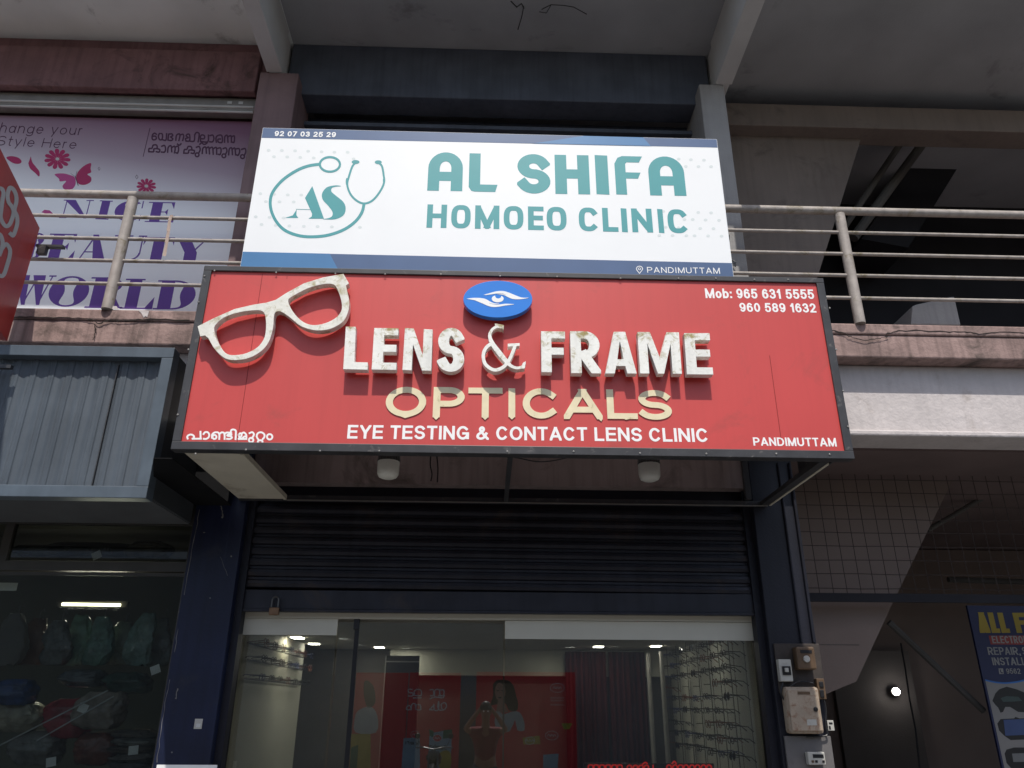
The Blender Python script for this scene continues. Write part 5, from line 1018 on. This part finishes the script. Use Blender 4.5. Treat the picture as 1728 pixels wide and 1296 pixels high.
for i, (x, y, a, lab) in enumerate(((163, 937, .5, 'white price tag on the black bag behind the transom glass'), (225, 1266, .1, 'white price tag on the stacked packets'), (86, 1286, .2, 'white price tag at the bottom left of the window'), (12, 990, 0, 'pale folded paper at the top left of the window'), (262, 1130, .4, 'white price tag on the charcoal garment by the column'), (140, 1195, -.3, 'white price tag between the slate bundle and the slanting rods'))):
    p = W(x, y, 5.80); w_ = .032 if i != 3 else .07
    v_, t_ = union([[(-w_, -.028), (w_, -.028), (w_, .028), (-w_, .028)]]); ca_, sa = math.cos(a), math.sin(a)
    tag(obj('price_tag', MB().shape(v_, t_, lambda u, w: (p.x + u * ca_ - w * sa, p.y + .02 * u, p.z + u * sa + w * ca_), (0, .002, 0)), M_WHITEV), lab, 'price tag')
for i, (x, w, h, nm, col) in enumerate(((150, .75, .12, 'black', (.02, .02, .022)), (75, .4, .10, 'charcoal', (.05, .05, .05)), (250, .3, .13, 'olive brown', (.10, .08, .05)))):
    p = W(x, 945, 6.0); tag(obj('storage_bag', shift(bag_mb(w, .3, h, 90 + i), p), plastic(nm.replace(' ', '_') + '_bag', col), None, smooth=True), f'{nm} plastic bag lying on the shelf behind the transom glass', 'bag', 'bags behind the transom')
tag(obj('shelf', MB().box(-4.6, -2.15, 5.86, 6.4, W(150, 945, 6.0).z - .03, W(150, 945, 6.0).z - .004), M_DARK), 'dark shelf behind the transom of the left shop', 'shelf')
for i, (a, b) in enumerate((((-40, 1278), (182, 1165)), ((62, 1250), (192, 1175)))):
    tag(obj('rod', MB().tube([W(*a, 5.75), W(*b, 5.78)], .005, 6), M_BEAMP), ('longer slanting pale rod inside the left shop window', 'shorter slanting pale rod inside the left shop window')[i], 'rod')
a, b = W(105, 1019.5, 7.0), W(203, 1021, 7.0)
TL_ = thing('tube_light', 'lit yellowish tube light inside the left shop', 'tube light', tuple(a)); obj('tube', MB().tube([a, b], .013, 10), M_TUBE, TL_); al = bpy.data.lights.new('tube_lamp', 'AREA'); al.shape = 'RECTANGLE'; al.size = .5; al.size_y = .05; al.energy = 9; al.color = (1, .95, .75); ao = bpy.data.objects.new('tube_lamp', al); COL.objects.link(ao); ao.location = ((a.x + b.x) / 2, a.y - .03, a.z - .03); ao.rotation_euler = (R(-35), 0, 0); obj('fitting', MB().box(a.x - .05, b.x + .05, a.y + .02, a.y + .06, a.z - .02, a.z + .03), M_DARK, TL_)
for i, (x, y) in enumerate(((244, 926),)):
    p = W(x, y, 7.2); tag(obj('spot_light', MB().lathe(p, [(.02, .0), (.022, .03), (.018, .035)], 'Z', 12), M_TUBE), 'tiny lit spot light behind the transom glass', 'light')

# ================================================================== the other side of the street (seen only as reflections)
OP = thing('opposite_building', 'long cream building across the street', 'building', (0, -9.9, 0))
obj('wall', MB().box(-14, 14, -10.4, -9.9, -.1, 5.2), mat('cream_street_wall', (.30, .28, .24), .85, .1, 1), OP)
obj('parapet', MB().box(-14.1, 14.1, -10.5, -9.75, 5.2, 5.4), M_BEAMP, OP)
def mirr(px, py): p = W(px, py, 20.2); return Vector((p.x, 11.4 - 20.2, p.z))   # mirror image in the shop glass
HY = 11.4 - 20.2
def hoard(label, x0, x1, top, bot=-.02):
    a, b = mirr(x0, 1200).x, mirr(x1, 1200).x; zt_ = mirr((x0 + x1) / 2, top).z
    t = thing('hoarding', label, 'hoarding', ((a + b) / 2, HY, 0), 'red hoardings across the street')
    obj('panel', MB().box(a, b, HY - .05, HY, .02, zt_), mat('red_hoarding_print', (.62, .05, .052), .5, .05, 2), t); return t
h1_ = hoard('red hoarding across the street with a woman and grocery packets', 596, 686, 1135)
h2_ = hoard('red hoarding across the street with grey curved writing and grocery packets', 688, 776, 1135)
h3_ = hoard('wide red hoarding across the street with a smiling woman', 803, 972, 1134)
def rprint(name, polys, m, parent, off=.002, holes=()):
    return obj(name, px_mb(polys, 0, fn=lambda x, y: mirr(x, y) + Vector((0, off, 0)), dirv=(0, -.0012, 0), holes=holes), m, parent)
cq = crop(670, 1130, 5.574); M_GP = mat('pale_print', (.60, .58, .56), .5)
w1 = [[(140, 185), (105, 188), (110, 215), (148, 220), (145, 245), (105, 247)], [(160, 242), (165, 198), (200, 185), (226, 198), (225, 243), (165, 242)], [(155, 266), (225, 264)], [(310, 190), (338, 188), (342, 238), (315, 245)], [(352, 245), (358, 192), (395, 190), (402, 242)], [(402, 192), (438, 192), (436, 240), (392, 245)], [(310, 275), (350, 258), (400, 262), (430, 264), (445, 242)],
      [(85, 372), (95, 345), (122, 340), (128, 374), (92, 376)], [(132, 375), (138, 328), (170, 322), (176, 375)], [(182, 332), (215, 332), (222, 375), (190, 378)], [(305, 378), (340, 342), (346, 376), (312, 378)], [(345, 328), (352, 380), (388, 376), (392, 300), (382, 345), (398, 380), (440, 376), (465, 345), (450, 312), (415, 326), (422, 370)]]
rprint('lettering', strokes_px(w1, 2.0, cq, 4), M_GP, h2_)
M_GRN = mat('green_print', (.03, .14, .07), .5); M_YEL = mat('mustard_print', (.50, .36, .06), .5); M_SKIN = mat('skin_print', (.42, .22, .15), .5); M_HAIR = mat('hair_print', (.025, .016, .014), .5); M_LB = mat('pale_blue_print', (.30, .40, .44), .5)
rprint('printed_packet', [cq([(60, 645), (212, 640), (215, 925), (40, 925)])], M_LB, h2_); rprint('printed_packet', [cq([(305, 600), (515, 560), (505, 925), (290, 925)])], M_LB, h2_)
rprint('printed_patch', [cq([(300, 560), (345, 580), (340, 640), (305, 620)])], M_GRN, h2_, .0035); rprint('printed_patch', [cq([(435, 570), (518, 560), (515, 640), (430, 650)])], M_GRN, h2_, .0035)
for c in ((170, 612, 42, 34), (378, 645, 40, 32)):
    rprint('printed_oval', [cq(circ(*c))], mat('red_hoarding_print', (0, 0, 0)), h2_, .0045); rprint('printed_oval', stroke(cq(circ(*c)), .7, closed=True) + strokes_px([[(c[0] - 24, c[1] + 8), (c[0] - 16, c[1] - 10), (c[0], c[1] + 8), (c[0] + 12, c[1] - 10), (c[0] + 24, c[1] + 8)]], .9, cq, 3), M_GP, h2_, .006)
obj('lettering', text_mb('Sambar', 754, 722, 1258, 1255, 1266, 1263, 0, t=.17, lean=False, fn=lambda x, y: mirr(x, y) + Vector((0, .006, 0)), dirv=(0, -.001, 0)), M_HAIR, h2_)
obj('lettering', text_mb('ken', 706, 684, 1251, 1249, 1258, 1256, 0, t=.17, lean=False, fn=lambda x, y: mirr(x, y) + Vector((0, .006, 0)), dirv=(0, -.001, 0)), M_HAIR, h2_) if 'k' in G else None
rprint('printed_food', [cq(smooth([(395, 800), (450, 760), (505, 790), (500, 925), (400, 925)], 3, True))], M_YEL, h2_, .006)
# woman on the wide hoarding
rprint('printed_hair', [cq(smooth([(960, 95), (1040, 100), (1095, 150), (1120, 240), (1140, 330), (1120, 390), (1050, 380), (1020, 320), (920, 330), (880, 330), (905, 240), (900, 150), (925, 110)], 3, True))], M_HAIR, h3_)
rprint('printed_face', [cq(smooth([(945, 130), (985, 130), (1015, 175), (1018, 235), (990, 290), (960, 295), (930, 260), (922, 190)], 3, True))], M_SKIN, h3_, .0035)
rprint('printed_features', [cq(p) for p in ([(936, 195), (958, 192), (958, 200), (936, 202)], [(980, 192), (1005, 195), (1005, 202), (980, 200)], [(945, 258), (990, 254), (970, 274)])], M_HAIR, h3_, .005)
rprint('printed_neck', [cq([(950, 285), (1000, 285), (1050, 400), (930, 410)])], M_SKIN, h3_, .003)
rprint('printed_dress', [cq(smooth([(930, 390), (1000, 420), (1080, 395), (1150, 400), (1190, 470), (1200, 570), (1130, 570), (1110, 470), (1060, 580), (930, 580)], 2, True))], mat('pale_dress_print', (.42, .42, .38), .5), h3_, .0042)
rprint('printed_packet', [cq([(1180, 640), (1340, 620), (1350, 700), (1190, 705)])], M_YEL, h3_); rprint('printed_packet', [cq([(1545, 505), (1650, 505), (1620, 560), (1570, 560)])], mat('lime_print', (.38, .40, .05), .5), h3_)
rprint('printed_packet', [cq([(1375, 800), (1520, 790), (1510, 925), (1375, 925)])], M_LB, h3_)
for c in ((1508, 172, 66, 42), (1250, 668, 44, 36), (1455, 620, 60, 42)):
    rprint('printed_oval', stroke(cq(circ(*c)), .9, closed=True) + strokes_px([[(c[0] - 40, c[1] + 8), (c[0] - 28, c[1] - 12), (c[0] - 14, c[1] + 10), (c[0], c[1] - 12), (c[0] + 14, c[1] + 10), (c[0] + 26, c[1] - 12), (c[0] + 40, c[1] + 8)]], .9, cq, 3), M_GP, h3_, .004)
for y in (265, 290, 330): rprint('lettering', strokes_px([[(x, y + 6), (x + 6, y - 6), (x + 14, y + 6)] for x in range(1445, 1560, 22)], .6, cq, 2), M_GP, h3_, .004)
# woman on the left hoarding
co = crop(500, 1000, 4.32)
rprint('printed_hair', [co(smooth([(500, 640), (560, 680), (575, 800), (520, 840), (490, 740)], 3, True))], M_HAIR, h1_); rprint('printed_dress', [co(smooth([(450, 860), (540, 830), (590, 900), (580, 1020), (430, 1020), (425, 920)], 3, True))], mat('pale_dress_print', (0, 0, 0)), h1_)
rprint('printed_packet', [co([(400, 1030), (540, 1030), (540, 1279), (385, 1279)])], M_YEL, h1_); rprint('printed_patch', [co([(400, 1130), (450, 1110), (440, 1279), (385, 1279)])], M_GRN, h1_, .0035)

# ================================================================== the photographer and a parked motorbike, seen only in the shop glass
def skinned(name, nodes, edges, m, parent, sub=2, root=0):
    me = bpy.data.meshes.new(name); org = worigin(parent)
    me.from_pydata([Vector(p) - org for p, r in nodes], edges, []); me.update(); me.materials.append(m)
    o = bpy.data.objects.new(name, me); COL.objects.link(o); o.parent = parent
    sk = o.modifiers.new('skin', 'SKIN'); sk.use_smooth_shade = True
    for i, (p, r) in enumerate(nodes):
        d = me.skin_vertices[0].data[i]; d.radius = r if isinstance(r, tuple) else (r, r); d.use_root = (i == root)
    ss = o.modifiers.new('subsurf', 'SUBSURF'); ss.levels = sub; ss.render_levels = sub
    return o
PP = thing('person', 'person in a maroon shirt and dark trousers holding up a phone, facing the shop', 'person', (0, -.42, 0))
M_SKINP = mat('brown_skin', (.26, .13, .085), .5, .08, 20); M_SHIRT = mat('maroon_cotton', (.16, .022, .03), .85, .12, 12); M_TROU = mat('dark_denim', (.025, .03, .05), .85, .15, 12); M_HAIRP = mat('black_hair', (.012, .010, .009), .5, .2, 40)
bn = [((0, -.42, .90), .105), ((0, -.42, 1.05), (.13, .09)), ((0, -.41, 1.22), (.145, .095)), ((0, -.40, 1.33), (.075, .06)), ((0, -.385, 1.40), .052), ((0, -.37, 1.47), (.066, .075)), ((0, -.365, 1.54), (.072, .088)), ((0, -.37, 1.60), (.062, .075))]
be = [(i, i + 1) for i in range(7)]
for sx in (-1, 1):
    k = len(bn); bn += [((sx * .165, -.40, 1.29), .052), ((sx * .285, -.27, 1.31), .040), ((sx * .175, -.15, 1.46), .033), ((sx * .10, -.075, 1.555), .026), ((sx * .075, -.05, 1.585), (.034, .018))]
    be += [(2, k), (k, k + 1), (k + 1, k + 2), (k + 2, k + 3), (k + 3, k + 4)]
    for f_ in range(4):
        j = len(bn); z0 = 1.605 + .0 * f_; sp = -.018 + .021 * f_
        bn += [((sx * (.070 - .006 * f_), -.046 - sp * .3, 1.59 + sp), .010), ((sx * .060, -.032, 1.60 + sp), .0085), ((sx * .044, -.022 + .003 * (f_ % 2), 1.605 + sp), .0075)]
        be += [(k + 4, j), (j, j + 1), (j + 1, j + 2)]
    j = len(bn); bn += [((sx * .070, -.062, 1.565), .011), ((sx * .050, -.050, 1.570), .0095), ((sx * .030, -.042, 1.58), .0085)]; be += [(k + 3, j), (j, j + 1), (j + 1, j + 2)]
    k = len(bn); bn += [((sx * .095, -.42, .82), .085), ((sx * .11, -.405, .47), .055), ((sx * .115, -.43, .10), .038), ((sx * .12, -.36, .035), (.040, .032)), ((sx * .125, -.27, .025), (.042, .024))]
    be += [(0, k), (k, k + 1), (k + 1, k + 2), (k + 2, k + 3), (k + 3, k + 4)]
body = skinned('body', bn, be, M_SKINP, PP)
tn = [((0, -.42, .86), (.155, .115)), ((0, -.42, 1.05), (.155, .112)), ((0, -.41, 1.22), (.170, .115)), ((0, -.40, 1.335), (.09, .075))]; te = [(0, 1), (1, 2), (2, 3)]
for sx in (-1, 1):
    k = len(tn); tn += [((sx * .17, -.40, 1.285), .070), ((sx * .245, -.315, 1.30), .058)]; te += [(2, k), (k, k + 1)]
skinned('shirt', tn, te, M_SHIRT, PP)
rn_ = [((0, -.42, .90), (.135, .105))]; re_ = []
for sx in (-1, 1):
    k = len(rn_); rn_ += [((sx * .098, -.42, .80), .095), ((sx * .11, -.405, .47), .070), ((sx * .115, -.43, .10), .062)]; re_ += [(0, k), (k, k + 1), (k + 1, k + 2)]
skinned('trousers', rn_, re_, M_TROU, PP)
for sx in (-1, 1): skinned('shoe', [((sx * .116, -.45, .05), .048), ((sx * .12, -.36, .045), .046), ((sx * .126, -.25, .035), .04)], [(0, 1), (1, 2)], M_BLKP, PP)
hr_ = MB(); 
for j in range(9):
    v = j / 8 * 1.75
    for i in range(20):
        a = 2 * math.pi * i / 20; r = math.sin(v) * (1.0 + .03 * math.sin(5 * a))
        hr_.v.append(Vector((.083 * r * math.cos(a), -.385 + .098 * r * math.sin(a) - (.012 if math.sin(a) > 0 else 0) * v, 1.585 + .098 * math.cos(v) - .02 * (math.sin(a) < 0) * v)))
for j in range(8):
    for i in range(20): hr_.f.append((j * 20 + i, j * 20 + (i + 1) % 20, (j + 1) * 20 + (i + 1) % 20, (j + 1) * 20 + i))
obj('hair', hr_, M_HAIRP, PP, smooth=True)
obj('nose', MB().lathe((0, -.285, 1.515), [(.010, -.012), (.014, 0), (.008, .022)], 'Z', 10), M_SKINP, PP, smooth=True)
for sx in (-1, 1):
    obj('eye', MB().lathe((sx * .030, -.292, 1.548), [(.011, 0), (.010, .004), (.004, .007)], 'Y', 12), M_WHITEV, PP, smooth=True)
    obj('ear', MB().lathe((sx * .074, -.37, 1.525), [(.022, -.006), (.026, 0), (.018, .006)], 'X', 12), M_SKINP, PP, smooth=True)
obj('mouth', MB().tube([(-.024, -.287, 1.478), (0, -.282, 1.474), (.024, -.287, 1.478)], [.004, .006, .004], 8), mat('lip', (.25, .07, .06), .5), PP)
ph = thing('phone', 'black phone held up in both hands by the person in maroon', 'phone', (0, -.014, 1.6)); c_ = ROT
def pv(x, y, z): return Vector((0, -.014, 1.6)) + Matrix.Rotation(R(22.8), 3, 'X') @ Vector((x, y, z))
pm_ = MB().box(-.078, .078, -.008, 0, -.037, .037); pm_.v = [pv(*v) for v in pm_.v]; obj('body', pm_, M_BLKP, ph, bevel=.003)
pm_ = MB().box(.030, .066, .0002, .002, -.014, .028); pm_.v = [pv(*v) for v in pm_.v]; obj('camera_bump', pm_, M_STEEL, ph, bevel=.002)
MO = thing('motorbike', 'black motorbike with round headlamp parked across the road', 'motorbike', (-1.05, -6.3, -.15))
ox, oy, oz = -1.05, -6.3, -.15
for dy, nm in ((.62, 'wheel'), (-.62, 'wheel')):
    w_ = obj(nm, MB().tube([(ox, oy + dy + .29 * math.cos(a), oz + .31 + .29 * math.sin(a)) for a in [2 * math.pi * i / 28 for i in range(29)]], .045, 10, cap=False), M_BLKP, MO, smooth=True)
    obj('rim', MB().lathe((ox, oy + dy, oz + .31), [(.22, -.015), (.24, 0), (.22, .015), (.03, .03)], 'X', 24), M_STEEL, w_)
obj('engine', MB().box(ox - .13, ox + .13, oy - .22, oy + .2, oz + .28, oz + .58), M_STEEL, MO, bevel=.04)
tk = MB(); 
obj('fuel_tank', shift(bag_mb(.28, .46, .24, 1), (ox, oy + .14, oz + .66)), mat('black_tank_paint', (.012, .012, .014), .2), MO, smooth=True)
obj('seat', MB().box(ox - .12, ox + .12, oy - .62, oy - .06, oz + .70, oz + .79), M_BLKP, MO, bevel=.03)
for sx in (-1, 1):
    obj('fork', MB().tube([(ox + sx * .09, oy + .62, oz + .31), (ox + sx * .09, oy + .40, oz + .92)], .02, 8), M_STEEL, MO)
    mr_ = obj('mirror', MB().lathe((ox + sx * .34, oy + .34, oz + 1.20), [(.05, .01), (.055, 0), (.03, -.02)], 'Y', 14), M_BLKP, MO); obj('stem', MB().tube([(ox + sx * .26, oy + .32, oz + 1.0), (ox + sx * .34, oy + .34, oz + 1.16)], .007, 6), M_STEEL, mr_)
obj('handlebar', MB().tube([(ox - .38, oy + .24, oz + .98), (ox - .2, oy + .36, oz + .99), (ox, oy + .40, oz + .95), (ox + .2, oy + .36, oz + .99), (ox + .38, oy + .24, oz + .98)], .014, 8), M_STEEL, MO)
obj('headlamp', MB().lathe((ox, oy + .50, oz + .86), [(.05, -.10), (.09, -.02), (.095, .0), (.06, .02)], 'Y', 20), M_STEEL, MO, smooth=True)
obj('mudguard', MB().tube([(ox, oy + .62 + .36 * math.cos(a), oz + .31 + .36 * math.sin(a)) for a in [R(d) for d in range(20, 150, 15)]], .05, 8), M_BLKP, MO, smooth=True)
